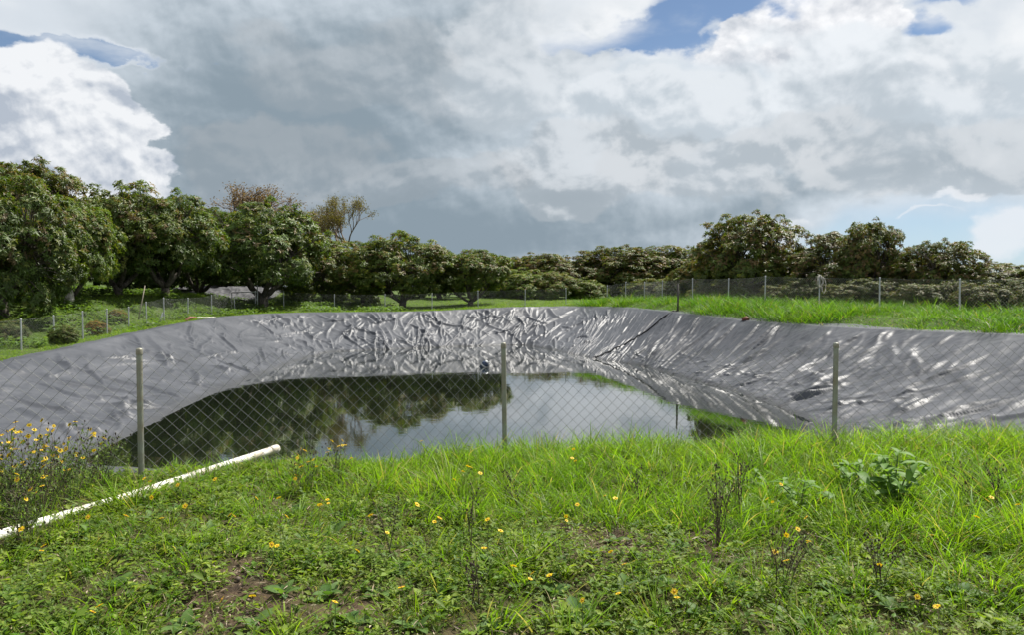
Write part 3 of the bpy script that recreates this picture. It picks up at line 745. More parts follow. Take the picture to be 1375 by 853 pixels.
# ------------------------------------------------------------------ trees
def unit(v): return v / (np.linalg.norm(v, axis=-1, keepdims=True) + 1e-9)
def leaves(pos, dirv, nrmv, ln, wd, col, fold=0.18):
    """folded diamond leaves: 4 verts, 2 triangles each"""
    dirv = unit(dirv); side = unit(np.cross(dirv, nrmv)); up = np.cross(side, dirv)
    a = pos; m_ = pos + dirv * (ln * .48)[:, None]
    l = m_ - side * (wd * .5)[:, None] + up * (wd * fold)[:, None]; r = m_ + side * (wd * .5)[:, None] + up * (wd * fold)[:, None]
    tip = pos + dirv * ln[:, None] - up * (ln * .10)[:, None]
    V = np.stack([a, r, tip, l], 1).reshape(-1, 3); b_ = np.arange(len(pos)) * 4
    T = np.concatenate([np.stack([b_, b_ + 1, b_ + 2], 1), np.stack([b_, b_ + 2, b_ + 3], 1)])
    return V, T, np.repeat(col, 4, 0)
def bez(a, b, c, n):
    t_ = np.linspace(0, 1, n)[:, None]; return (1 - t_) ** 2 * a + 2 * t_ * (1 - t_) * b + t_ ** 2 * c
def avocado(seed, Hh=6.0, Rr=3.1, bottom=0.28, nclump=78, nwh=46, stems=4, spiky=0.0, brown=0.2):
    r = np.random.default_rng(seed)
    mb = MB(); limbs = []
    th_ = .45 + r.random() * .5
    base_r = .20 + r.random() * .06
    mb.tube([(0, 0, -.35), (.02, 0, .1), (r.normal(0, .05), r.normal(0, .05), th_)], [base_r * 1.5, base_r * 1.1, base_r], 10)
    a0 = r.random() * 6.28
    for i in range(stems):
        a = a0 + i * 6.283 / stems + r.normal(0, .3); d = np.array([math.cos(a), math.sin(a), 0])
        s0 = np.array([0, 0, th_ - .12]) + d * .05
        e = d * Rr * (.45 + .25 * r.random()) + np.array([0, 0, Hh * (.50 + .2 * r.random())])
        mid = d * Rr * (.35 + .2 * r.random()) + np.array([r.normal(0, .2), r.normal(0, .2), Hh * .24])
        pts = bez(s0, mid, e, 9); pts[1:-1] += r.normal(0, .06, (7, 3)); limbs.append(pts)
        mb.tube(pts, np.linspace(base_r * .72, .05, 9), 8)
    cen = np.array([0, 0, Hh * (bottom + (1 - bottom) * .42)])
    lump = r.random(8) * 6.28
    C = []; RC = []
    for i in range(nclump):
        k = (i + .5) / nclump; z = 1 - 1.62 * k; rad_ = math.sqrt(max(0, 1 - z * z)); a = i * 2.39996 + r.normal(0, .25)
        lum = 1 + .11 * math.sin(2 * a + lump[0]) + .10 * math.sin(3 * a + lump[1] + 2 * z) + .08 * math.sin(5 * a + lump[2] - 3 * z)
        q_ = (.72 + .30 * r.random()) * lum
        zz_ = z * (Hh - cen[2]) * .93 if z > 0 else z * (cen[2] - Hh * bottom) * 1.35
        c_ = cen + np.array([rad_ * math.cos(a) * Rr * q_, rad_ * math.sin(a) * Rr * q_, zz_ * (q_ if z > 0 else 1)])
        C.append(c_); RC.append(.34 + .48 * r.random())
    if spiky:
        for i in range(int(9 * spiky)):
            a = r.random() * 6.28; q_ = .2 + .7 * r.random()
            C.append(np.array([math.cos(a) * Rr * q_, math.sin(a) * Rr * q_, Hh * (.93 + .13 * r.random()) - q_ * q_ * 1.2])); RC.append(.26 + .15 * r.random())
    for i in range(34):                                     # shoots that break the outline
        z = r.uniform(-.1, 1.0); a = r.random() * 6.28; rad_ = math.sqrt(1 - z * z); q_ = 1.0 + .22 * r.random()
        C.append(cen + np.array([rad_ * math.cos(a) * Rr * q_, rad_ * math.sin(a) * Rr * q_, z * (Hh - cen[2]) * q_ if z > 0 else z])); RC.append(.18 + .18 * r.random())
    for i in range(16):
        a = r.random() * 6.28; q_ = .25 + .35 * r.random(); C.append(cen + np.array([math.cos(a) * Rr * q_, math.sin(a) * Rr * q_, r.normal(0, .6)])); RC.append(.6)
    C = np.array(C); RC = np.array(RC)
    for c_ in C:
        lm = limbs[int(np.argmin([np.linalg.norm(l[-1] - c_) for l in limbs]))]; s0 = lm[r.integers(4, 9)]
        mid = (s0 + c_) / 2 + np.array([0, 0, .25]) + r.normal(0, .15, 3)
        mb.tube(bez(s0, mid, c_, 5), np.linspace(.045, .014, 5), 5, cap=False)
    tm = mb.mesh('trunk', M_bark)
    # whorls of drooping leaves near the surface of each clump
    ci = np.repeat(np.arange(len(C)), np.maximum(6, nwh * (RC / .62) ** 2).astype(int)); n = len(ci)
    v = unit(r.normal(0, 1, (n, 3))); v[:, 2] = np.where(v[:, 2] < -.35, -v[:, 2], v[:, 2])
    outw = unit(C[ci] - cen); flip = (np.sum(v * outw, 1) < -.3); v[flip] *= -1
    wp = C[ci] + v * (RC[ci] * (.55 + .5 * r.random(n) ** .6))[:, None] * np.array([1.08, 1.08, .85])
    ax = unit(v * .6 + outw * .3 + np.array([0, 0, .55]) + r.normal(0, .2, (n, 3)))
    nl = 8; W = np.repeat(np.arange(n), nl); N = len(W)
    an = np.tile(np.arange(nl) * 6.283 / nl, n) + r.normal(0, .3, N) + np.repeat(r.random(n) * 6.28, nl)
    ref = np.where(abs(ax[:, 2:3]) < .9, np.array([[0, 0, 1.0]]), np.array([[1.0, 0, 0]])); e1_ = unit(np.cross(ax, ref)); e2_ = np.cross(ax, e1_)
    el = np.radians(r.normal(8, 20, N))
    dv_ = (e1_[W] * np.cos(an)[:, None] + e2_[W] * np.sin(an)[:, None]) * np.cos(el)[:, None] + ax[W] * np.sin(el)[:, None]
    dv_[:, 2] -= .22
    ln = r.uniform(.15, .26, N); wd = ln * r.uniform(.30, .42, N)
    g = r.random(N)
    col = np.array([0.075, 0.115, 0.024]) * (.6 + .8 * g)[:, None]
    whb = np.repeat(r.random(n), nl)
    yel = (whb > .80)[:, None]; col = np.where(yel, np.array([.125, .145, .030]) * (.7 + .6 * g)[:, None], col)
    clb = r.random(len(C))[ci][W]
    brn = (((whb < brown) & (wp[W][:, 2] > cen[2] - .4)))[:, None]; col = np.where(brn, np.array([.140, .105, .050]) * (.7 + .7 * g)[:, None], col)
    col = col * (.8 + .4 * clb)[:, None]
    V, T, cl = leaves(wp[W] + ax[W] * .02, dv_, ax[W], ln, wd, col)
    cm = mesh_np('crown', V, None, T, cl, M_tree)
    return tm, cm
PROTO = {
    'raised0': avocado(1, 6.0, 3.1, .24, stems=4, nclump=92, brown=.12), 'raised1': avocado(2, 6.0, 3.3, .22, stems=3, brown=.18, nclump=92), 'raised2': avocado(3, 6.0, 3.0, .27, stems=5, nclump=88, brown=.12),
    'skirt0': avocado(4, 6.0, 3.3, .04, nclump=104, brown=.16), 'skirt1': avocado(5, 6.0, 3.2, .03, nclump=104, spiky=2.0, brown=.30), 'skirt2': avocado(6, 6.0, 3.0, .05, nclump=100, spiky=3.0, brown=.32),
}
GREEN, OLIVE, BROWN, PALE, DARK = (1, 1, 1, 1), (1.15, 1.08, .9, 1), (1.0, .92, .8, 1), (1.35, 1.35, 1.0, 1), (.8, .85, .8, 1)
def tree(kind, x, ytop, wpx, D_, label, rot=None, tint=GREEN, group=None, name='avocado_tree', sy=None):
    X = (x - 687.5) / FPX * D_; zb = gz(X, D_); zt = CAM_Z + (385 - ytop) / FPX * D_
    tm, cm = PROTO[kind]
    s_z = (zt - zb) / 6.45; s_x = wpx * 1.12 / FPX * D_ / 6.7
    rot = random.uniform(0, 6.28) if rot is None else rot
    o = thing(name, label, 'tree', (X, D_, zb), rot, group, (s_x, s_x if sy is None else s_x * sy, s_z))
    o.rotation_euler = (random.gauss(0, .05), random.gauss(0, .05), rot)
    link('trunk', tm, o); cr = link('crown', cm, o)
    j = random.uniform(.9, 1.1); cr.color = (tint[0] * j, tint[1] * j, tint[2] * j, 1)
    return o
TREES = [
    ('skirt0', 5, 236, 150, 31, 'leafy green tree at the left edge of the photo, foliage nearly to the ground', GREEN),
    ('skirt2', 45, 216, 135, 45, 'tall tree rising behind the leftmost trees', OLIVE),
    ('raised2', 95, 262, 105, 36, 'tree with a pale forked trunk, second from the left edge', PALE),
    ('raised1', 160, 248, 135, 41, 'broad tree with two leaning dark stems, left of the leaning pole', OLIVE),
    ('raised0', 222, 254, 120, 42.5, 'rounded green tree right behind the leaning pole', GREEN),
    ('raised2', 268, 272, 95, 51, 'half hidden tree above the heaped liner sheet', GREEN),
    ('raised0', 352, 269, 150, 49, 'large dense tree with many dark stems by the far left corner of the pond', GREEN),
    ('skirt0', 436, 318, 110, 56, 'low green tree just right of the large many-stemmed tree', OLIVE),
    ('raised1', 540, 313, 125, 53, 'wide round tree with splayed stems behind the far fence', OLIVE),
    ('raised0', 488, 330, 80, 60, 'dark small tree left behind the wide round far tree', GREEN),
    ('raised2', 632, 334, 95, 54, 'tree with slanting thin stems right of the wide round far tree', OLIVE),
    ('skirt1', 672, 345, 84, 79, 'smaller olive tree left of the low pale bush behind the far bank', GREEN),
    ('skirt0', 700, 361, 69, 72, 'low pale green bush behind the far rim, leftmost of three', PALE),
    ('skirt1', 744, 364, 65, 72, 'low pale green bush behind the far rim, middle of three', PALE),
    ('skirt0', 782, 374, 54, 72, 'smallest low pale bush behind the far right corner of the pond', PALE),
    ('skirt2', 722, 340, 99, 79, 'brownish tree top rising behind the low pale bushy tree', BROWN),
    ('skirt1', 770, 343, 84, 79, 'narrow brown-topped tree in the gap beside the far right corner', BROWN),
    ('skirt2', 832, 330, 120, 79, 'rounded brownish tree above the grass tussocks of the far right bank', BROWN),
    ('skirt1', 890, 330, 89, 79, 'olive tree between the rounded brownish tree and the tall dark tree', OLIVE),
    ('skirt2', 928, 332, 73, 79, 'small dark tree top left behind the tall dark tree', DARK),
    ('skirt1', 872, 374, 65, 72, 'low pale bush left behind the dark wooden post', PALE),
    ('skirt0', 918, 370, 69, 72, 'low pale bush right behind the dark wooden post', PALE),
    ('skirt1', 955, 380, 50, 44, 'small pale bush at the foot of the tallest dark tree', PALE),
    ('skirt2', 1002, 286, 125, 41, 'tallest dark brownish tree on the right bank', BROWN),
    ('skirt0', 1052, 335, 90, 48, 'shaded tree between the tall dark tree and the spiky one', DARK),
    ('skirt1', 1120, 312, 120, 38, 'spreading olive tree behind the post with the rope', BROWN),
    ('skirt2', 1165, 296, 85, 36, 'tree with ragged spiky top right of the rope post', BROWN),
    ('skirt1', 1215, 345, 90, 36, 'low olive tree between the two ragged trees on the right', OLIVE),
    ('skirt2', 1262, 322, 100, 33, 'ragged brown-topped tree behind the last right fence post', BROWN),
    ('skirt1', 1335, 352, 95, 36, 'low tree at the right edge of the photo', OLIVE),
    ('skirt0', 1395, 362, 100, 34, 'low bushy tree cut by the right edge of the photo', OLIVE),
]
for kd, x, yt, wp_, D_, lab, tn in TREES: tree(kd, x, yt, wp_, D_, lab, tint=tn)
bg_l = 'dark orchard tree in the back rows, mostly hidden behind the front trees'
ORD = ['first', 'second', 'third', 'fourth', 'fifth', 'sixth', 'seventh', 'eighth', 'ninth', 'tenth', 'eleventh', 'twelfth', 'thirteenth', 'fourteenth', 'fifteenth', 'sixteenth', 'seventeenth', 'eighteenth', 'nineteenth', 'twentieth', 'twenty-first', 'twenty-second', 'twenty-third', 'twenty-fourth', 'twenty-fifth', 'twenty-sixth', 'twenty-seventh', 'twenty-eighth', 'twenty-ninth']
BACK = [(-60, 225, 160, 36), (-20, 235, 120, 52), (70, 262, 110, 58), (130, 268, 110, 62), (190, 266, 110, 60), (245, 280, 100, 66), (300, 292, 100, 70), (395, 310, 110, 68), (450, 322, 90, 74), (520, 336, 90, 72), (590, 338, 90, 70), (640, 345, 80, 85),
        (690, 350, 90, 92), (750, 350, 90, 94), (800, 347, 90, 90), (860, 344, 90, 92), (915, 344, 90, 90), (960, 342, 90, 70), (1030, 350, 90, 62), (1090, 348, 90, 58), (1150, 350, 90, 52), (1210, 356, 80, 55), (1300, 358, 80, 50), (1360, 364, 90, 50), (1440, 362, 100, 45), (1500, 358, 110, 40), (90, 300, 100, 50), (215, 305, 90, 54), (330, 320, 100, 62)]
BR = {i: k + 1 for k, i in enumerate(sorted(range(len(BACK)), key=lambda q: BACK[q][0]))}
for i, (x, yt, wp_, D_) in enumerate(BACK):
    tree(['skirt0', 'skirt2'][i % 2] if x < 620 else ['skirt0', 'skirt1', 'skirt2'][i % 3], x, yt, wp_, D_, 'dark orchard tree of the back rows, %s from the left' % ORD[BR[i] - 1], tint=DARK if x < 620 else BROWN, group='orchard trees in the back rows')
for i, x in enumerate(np.linspace(958, 1400, 16)):
    D_ = float(np.interp(x, [958, 1100, 1290, 1400], [41, 34.5, 29, 27])) + (i % 3) * .6
    tree(['skirt1', 'skirt0', 'skirt2'][i % 3], float(x), 383 - (i * 7) % 10, 42 + (i * 5) % 13, D_, 'low bush behind the right fence, %s of sixteen from left to right' % ORD[i], tint=[OLIVE, BROWN, GREEN][i % 3], group='low bushes behind the right fence', name='bush')
# limewashed stump of the forked tree
q = at(92, 402, 35.5); q[2] = gz(q[0], q[1]); mb = MB(); mb.tube([(0, 0, -.1), (.03, 0, .25), (.10, 0, .55), (.16, .02, .72)], [.24, .21, .15, .02], 11)
tag(mb.build('tree_stump', M_lime, loc=q), 'pale cut stump at the foot of the forked left tree', 'stump')
# small shrubs on the left bank
for x, y, D_, s, tn, lab in ((85, 470, 25.6, .11, GREEN, 'dark green shrub on the left bank just above the liner'), (10, 428, 27.5, .15, GREEN, 'green shrub at the left edge below the orchard'), (130, 448, 31.5, .10, (2.2, 1.2, .9, 1), 'dry brown shrub behind the left fence'), (158, 440, 34.5, .09, (2.0, 1.25, .9, 1), 'smaller dry shrub further up the left fence'), (305, 388, 66, .35, (3.0, 1.1, .9, 1), 'red-brown bush behind the heaped liner sheet')):
    X = (x - 687.5) / FPX * D_; o = thing('shrub', lab, 'shrub', (X, D_, gz(X, D_) - .05), random.random() * 6, None, (s * 1.25, s * 1.25, s))
    tm, cm = PROTO['skirt0']; link('stems', tm, o); cr = link('foliage', cm, o); cr.color = tn

# deciduous trees behind
def branchy(seed, Hh, spread, depth, leafn, leafcol, twig=.02, name='crown'):
    r = np.random.default_rng(seed); mb = MB(); tips = []
    def grow(p, d, L, rad_, lv):
        n = 5; pts = [p]; q_ = p.copy(); dd = d.copy()
        for i in range(n):
            dd = unit(dd + r.normal(0, .10, 3) + np.array([0, 0, .05])); q_ = q_ + dd * L / n; pts.append(q_.copy())
        mb.tube(pts, np.linspace(rad_, rad_ * .62, n + 1), 6 if lv < 2 else 3, cap=False)
        if lv >= depth: tips.append((pts[-1], dd)); tips.append((pts[3], dd)); return
        k = 3 if lv < 2 else r.integers(3, 5)
        for i in range(k):
            a = r.random() * 6.28; sp = spread * (.6 + .6 * r.random())
            ref = np.array([0, 0, 1.0]) if abs(dd[2]) < .9 else np.array([1.0, 0, 0]); e1_ = unit(np.cross(dd, ref)); e2_ = np.cross(dd, e1_)
            nd = unit(dd * math.cos(sp) + (e1_ * math.cos(a) + e2_ * math.sin(a)) * math.sin(sp))
            grow(pts[-1] if i < 2 else pts[-2], nd, L * (.68 + .16 * r.random()), max(rad_ * .6, twig), lv + 1)
    grow(np.array([0, 0, -.2]), np.array([0, 0, 1.0]), Hh * .30, .22, 0)
    P = np.array([t_[0] for t_ in tips]); off_ = np.array([P[:, 0].mean(), P[:, 1].mean(), 0]); P = P - off_; mb.V = [v - off_ * np.clip(v[:, 2:3] / 3.0, 0, 1) for v in mb.V]
    tm = mb.mesh('branches', M_twig); Dd = np.array([t_[1] for t_ in tips]); ci = r.integers(0, len(P), leafn)
    pos = P[ci] + r.normal(0, .17, (leafn, 3)); dv_ = unit(Dd[ci] + r.normal(0, .8, (leafn, 3)))
    ln = r.uniform(.07, .15, leafn); col = np.array(leafcol) * r.uniform(.6, 1.4, (leafn, 1))
    V, T, cl = leaves(pos, dv_, r.normal(0, 1, (leafn, 3)), ln, ln * .55, col)
    return tm, mesh_np(name, V, None, T, cl, M_tree), P[:, 2].max(), np.ptp(P[:, 0])
for x, yt, wpx, D_, sd_, ln_, lc, lab, nm, sp in ((358, 246, 135, 66, 21, 5200, (.15, .095, .06), 'nearly bare brown tree rising above the large dense tree', 'bare_tree', .55), (444, 268, 86, 64, 23, 11000, (.15, .125, .045), 'sparse yellow-olive tree right of the bare brown one', 'sparse_tree', .50)):
    tm, cm, top, wid_ = branchy(sd_, 9.0, sp, 5, ln_, lc); X = (x - 687.5) / FPX * D_; zb = gz(X, D_); zt = CAM_Z + (385 - yt) / FPX * D_
    s_ = (zt - zb) / top; sx = wpx / FPX * D_ / wid_
    o = thing(nm, lab, 'tree', (X, D_, zb), 1.0, None, (sx, sx, s_)); link('trunk', tm, o); link('crown', cm, o)

# ------------------------------------------------------------------ grass and ground cover
def blades(base, ht, wd, lean, curl, col, tipcol, segs=3):
    """curved tapering blades; lean = horizontal direction vectors (n,2)"""
    n = len(base); ld = lean / (np.linalg.norm(lean, axis=1, keepdims=True) + 1e-9); lm = np.linalg.norm(lean, axis=1)
    side = np.column_stack([-ld[:, 1], ld[:, 0], np.zeros(n)])
    ra = rng.random(n) * 6.28; sd2 = np.column_stack([np.cos(ra), np.sin(ra), np.zeros(n)]); side = unit(side * .4 + sd2)
    V = []; Cc = []
    for k in range(segs + 1):
        s = k / segs
        h = ht * (s - curl * s * s * .55); out_ = ht * (lm * s * .55 + curl * s * s * .75)
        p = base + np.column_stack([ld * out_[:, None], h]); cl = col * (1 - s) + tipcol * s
        if k < segs:
            w_ = wd * (1 - .55 * s) * (0.75 if k == 0 else 1.0)
            V += [p - side * (w_ * .5)[:, None], p + side * (w_ * .5)[:, None]]; Cc += [cl, cl]
        else: V.append(p); Cc.append(cl)
    m_ = 2 * segs + 1; V = np.stack(V, 1).reshape(-1, 3); Cc = np.stack(Cc, 1).reshape(-1, 3); b_ = np.arange(n) * m_
    Q = np.concatenate([np.stack([b_ + 2 * k, b_ + 2 * k + 1, b_ + 2 * k + 3, b_ + 2 * k + 2], 1) for k in range(segs - 1)]) if segs > 1 else None
    T = np.stack([b_ + 2 * segs - 2, b_ + 2 * segs - 1, b_ + 2 * segs], 1)
    return V, Q, T, Cc
def tallness(x, y):
    n_ = fbm(x * 1.1, y * 1.1, 3, 101)
    q_ = y + .95 * ss(x, .9, 2.4) - 1.5 * ss(x, -1.1, -2.3) + n_ * 1.0
    return ss(q_, 4.35, 5.3)
def offpipe(x, y):
    ax_, ay_, bx2, by2 = e1[0], e1[1], e2[0], e2[1]; L2 = (bx2 - ax_) ** 2 + (by2 - ay_) ** 2
    t_ = np.clip(((x - ax_) * (bx2 - ax_) + (y - ay_) * (by2 - ay_)) / L2, -.4, 1.02); return np.hypot(x - ax_ - t_ * (bx2 - ax_), y - ay_ - t_ * (by2 - ay_))
def scatter(n, x0, x1, y0, y1, wedge=None):
    x = rng.uniform(x0, x1, n); y = rng.uniform(y0, y1, n)
    k = (rimdist(x, y) > .05) & (offpipe(x, y) > .085)
    if wedge: k &= abs(x) < wedge * np.maximum(y, 0) + 1.4
    return x[k], y[k]
def gcolor(n, a, b, jit=.3):
    f = rng.random((n, 1)); return (np.array(a) * (1 - f) + np.array(b) * f) * (1 + rng.uniform(-jit, jit, (n, 1)))
# tall grass in tufts near the fence
tx, ty = scatter(16000, -9, 9, 2.4, 9.2, .85)
tal = tallness(tx, ty); k = rng.random(len(tx)) < np.maximum(tal, .28 * (1 - bare(tx, ty)) + .25 * ss(tx, .8, 2.2)) * (.55 + .6 * ss(fbm(tx * 1.7, ty * 1.7, 2, 103), -.3, .4)); tx, ty, tal = tx[k], ty[k], tal[k]
ex = [hit(px, py) for px, py in ((172, 684), (180, 680), (188, 678), (196, 676), (204, 672), (212, 670), (222, 666), (150, 690), (60, 716), (84, 708))]
tx = np.append(tx, [e[0] for e in ex]); ty = np.append(ty, [e[1] for e in ex]); tal = np.append(tal, np.ones(len(ex)))
nb = rng.integers(14, 34, len(tx)); I = np.repeat(np.arange(len(tx)), nb); n = len(I)
ox, oy = rng.normal(0, .045, n), rng.normal(0, .045, n); bx_, by_ = tx[I] + ox, ty[I] + oy
k = rimdist(bx_, by_) > .02; I, ox, oy, bx_, by_ = I[k], ox[k], oy[k], bx_[k], by_[k]; n = len(I)
tuh = (.10 + .25 * rng.random(len(tx)) ** 1.5) * (.55 + .45 * tal) * (1 + .35 * fbm(tx * .9, ty * .9, 2, 105))
ht = tuh[I] * rng.uniform(.45, 1.25, n) * (1 - .6 * openrim(bx_, by_))
tl = rng.normal(0, .35, (len(tx), 2))[I]; lean = np.column_stack([ox, oy]) * 9 + tl + rng.normal(0, .22, (n, 2))
base = np.column_stack([bx_, by_, ground_z(bx_, by_) - .015])
tuc = gcolor(len(tx), (.115, .240, .012), (.185, .280, .022), .22)[I]
col = tuc * rng.uniform(.75, 1.2, (n, 1)); dry = rng.random(n) < .08; col[dry] = gcolor(dry.sum(), (.26, .22, .10), (.36, .31, .16))
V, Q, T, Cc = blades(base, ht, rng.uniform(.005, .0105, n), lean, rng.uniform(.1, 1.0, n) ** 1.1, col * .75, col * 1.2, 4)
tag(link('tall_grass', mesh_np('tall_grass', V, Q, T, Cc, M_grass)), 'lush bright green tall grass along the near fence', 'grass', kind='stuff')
# short grass over the foreground
sx_, sy_ = scatter(150000, -9, 9, 2.2, 9.0, .85)
tal = tallness(sx_, sy_); bq = bare(sx_, sy_); k = rng.random(len(sx_)) < (.85 - .5 * bq) * (1 - .45 * tal) * (.45 + .8 * ss(fbm(sx_ * 2.2, sy_ * 2.2, 2, 107), -.3, .4)); sx_, sy_ = sx_[k], sy_[k]; n = len(sx_)
col = gcolor(n, (.095, .170, .016), (.17, .215, .034), .3); dry = rng.random(n) < .16; col[dry] = gcolor(dry.sum(), (.22, .18, .09), (.36, .31, .19))
V, Q, T, Cc = blades(np.column_stack([sx_, sy_, ground_z(sx_, sy_) - .008]), rng.uniform(.03, .13, n), rng.uniform(.003, .006, n), rng.normal(0, .8, (n, 2)), rng.uniform(.1, 1, n), col * .8, col * 1.1, 3)
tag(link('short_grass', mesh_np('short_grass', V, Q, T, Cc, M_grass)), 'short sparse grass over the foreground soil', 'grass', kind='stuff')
# low herbs: many small leaves in mats
hx_, hy_ = scatter(76000, -9, 9, 2.2, 8.8, .85); bq = bare(hx_, hy_); tal = tallness(hx_, hy_)
k = rng.random(len(hx_)) < (.92 - .6 * bq) * (1 - .7 * tal) * (.3 + .9 * ss(fbm(hx_ * 1.6, hy_ * 1.6, 2, 109), -.25, .35)); hx_, hy_ = hx_[k], hy_[k]
nl = 9; I = np.repeat(np.arange(len(hx_)), nl); n = len(I); an = rng.random(n) * 6.28; hh = (.015 + .075 * rng.random(len(hx_)) ** 1.6)
pos = np.column_stack([hx_[I] + rng.normal(0, .022, n), hy_[I] + rng.normal(0, .022, n), ground_z(hx_, hy_)[I] + hh[I] * rng.random(n)])
dv_ = np.column_stack([np.cos(an), np.sin(an), rng.normal(.25, .3, n)]); ln = rng.uniform(.016, .042, n) * (.6 + 1.1 * rng.random(len(hx_)) ** 2)[I]
col = (gcolor(len(hx_), (.070, .145, .016), (.20, .255, .038), .3))[I] * rng.uniform(.8, 1.2, (n, 1))
V, T, cl = leaves(pos, dv_, np.column_stack([rng.normal(0, .25, n), rng.normal(0, .25, n), np.ones(n)]), ln, ln * rng.uniform(.4, .7, n), col)
tag(link('low_herbs', mesh_np('low_herbs', V, None, T, cl, M_herb)), 'mats of small leafy herbs over the foreground', 'herbs', kind='stuff')
# upright small-leaved herbs
ux, uy = scatter(8500, -8, 8, 2.3, 8.6, .85); k = rng.random(len(ux)) < (.75 - .6 * bare(ux, uy)) * (1 - .6 * tallness(ux, uy)); ux, uy = ux[k], uy[k]
mb = MB(); hts = rng.uniform(.06, .20, len(ux)) * (1 - .6 * openrim(ux, uy)); uz = ground_z(ux, uy); ld_ = rng.normal(0, .25, (len(ux), 2)); ucol = gcolor(len(ux), (.07, .14, .018), (.15, .20, .035), .3)
V, Q, T, Cc = blades(np.column_stack([ux, uy, uz - .01]), hts, np.full(len(ux), .004), ld_, np.full(len(ux), .1), ucol * .7, ucol * .8, 3); mb.raw(V, Q, T); mb.C[-1] = Cc
I = np.repeat(np.arange(len(ux)), 13); n = len(I); sh = rng.uniform(.15, 1.0, n); an = rng.random(n) * 6.28
pos = np.column_stack([ux[I], uy[I], uz[I] + hts[I] * sh]); pos[:, :2] += ld_[I] / (np.linalg.norm(ld_[I], axis=1, keepdims=True) + 1e-9) * (hts[I] * np.linalg.norm(ld_[I], axis=1) * sh * .55)[:, None]
ln = rng.uniform(.016, .045, n) * (1.25 - .5 * sh)
V, T, cl = leaves(pos, np.column_stack([np.cos(an), np.sin(an), rng.normal(.35, .3, n)]), np.column_stack([rng.normal(0, .3, n), rng.normal(0, .3, n), np.ones(n)]), ln, ln * rng.uniform(.3, .6, n), ucol[I] * rng.uniform(.8, 1.25, (n, 1))); mb.raw(V, None, T); mb.C[-1] = cl
tag(link('upright_herbs', mb.mesh('upright_herbs', M_herb, False)), 'upright small-leaved herbs among the foreground turf', 'herbs', kind='stuff')
# thin dry stems standing in the turf
vx, vy = scatter(5200, -8, 8, 2.3, 8.4, .85); k = rng.random(len(vx)) < .30 + .5 * ss(fbm(vx * 1.1, vy * 1.1, 2, 141), .0, .4); vx, vy = vx[k], vy[k]; n = len(vx); vc = gcolor(n, (.075, .055, .036), (.20, .16, .10), .3)
V, Q, T, Cc = blades(np.column_stack([vx, vy, ground_z(vx, vy) - .01]), rng.uniform(.08, .30, n) * (1 - .6 * openrim(vx, vy)), rng.uniform(.0025, .0045, n), rng.normal(0, .35, (n, 2)), rng.uniform(0, .3, n), vc, vc, 3)
tag(link('dry_stems', mesh_np('dry_stems', V, Q, T, Cc, M_stem)), 'thin dry stems standing among the foreground turf', 'dry stems', kind='stuff')
# dry litter
lx, ly = scatter(48000, -8, 8, 2.2, 8.0, .85); k = rng.random(len(lx)) < (.35 + .65 * bare(lx, ly)) * (1 - .8 * tallness(lx, ly)); lx, ly = lx[k], ly[k]; n = len(lx); an = rng.random(n) * 6.28
V, T, cl = leaves(np.column_stack([lx, ly, ground_z(lx, ly) + rng.uniform(.004, .035, n)]), np.column_stack([np.cos(an), np.sin(an), rng.normal(0, .18, n)]), np.column_stack([rng.normal(0, .3, n), rng.normal(0, .3, n), np.ones(n)]), rng.uniform(.015, .075, n), rng.uniform(.003, .010, n), gcolor(n, (.16, .11, .07), (.36, .30, .21), .3))
tag(link('dry_litter', mesh_np('dry_litter', V, None, T, cl, M_stem)), 'dry straw and leaf litter on the foreground soil', 'litter', kind='stuff')
# soil crumbs and pebbles
cx_, cy_ = scatter(9000, -8, 8, 2.2, 8.0, .85); k = rng.random(len(cx_)) < .25 + .75 * bare(cx_, cy_); cx_, cy_ = cx_[k], cy_[k]; n = len(cx_)
oct_ = np.array([(1, 0, 0), (0, 1, 0), (-1, 0, 0), (0, -1, 0), (0, 0, 1), (0, 0, -1)], float); of = np.array([(0, 1, 4), (1, 2, 4), (2, 3, 4), (3, 0, 4), (1, 0, 5), (2, 1, 5), (3, 2, 5), (0, 3, 5)])
sz = rng.uniform(.004, .02, n) * rng.uniform(.5, 1.3, n); V = oct_[None] * rng.uniform(.6, 1.3, (n, 6, 1)) * sz[:, None, None] * np.array([1, 1, .7]); ca1 = rng.random(n) * 6.28
V = np.stack([V[..., 0] * np.cos(ca1)[:, None] - V[..., 1] * np.sin(ca1)[:, None], V[..., 0] * np.sin(ca1)[:, None] + V[..., 1] * np.cos(ca1)[:, None], V[..., 2]], -1) + np.column_stack([cx_, cy_, ground_z(cx_, cy_) + sz * .3 + .004])[:, None, :]
tag(link('soil_crumbs', mesh_np('soil_crumbs', V.reshape(-1, 3), None, (of[None] + 6 * np.arange(n)[:, None, None]).reshape(-1, 3), np.repeat(gcolor(n, (.06, .043, .03), (.15, .115, .08), .3), 6, 0), M_stem)), 'crumbs of earth and small stones on the bare foreground soil', 'soil', kind='stuff')
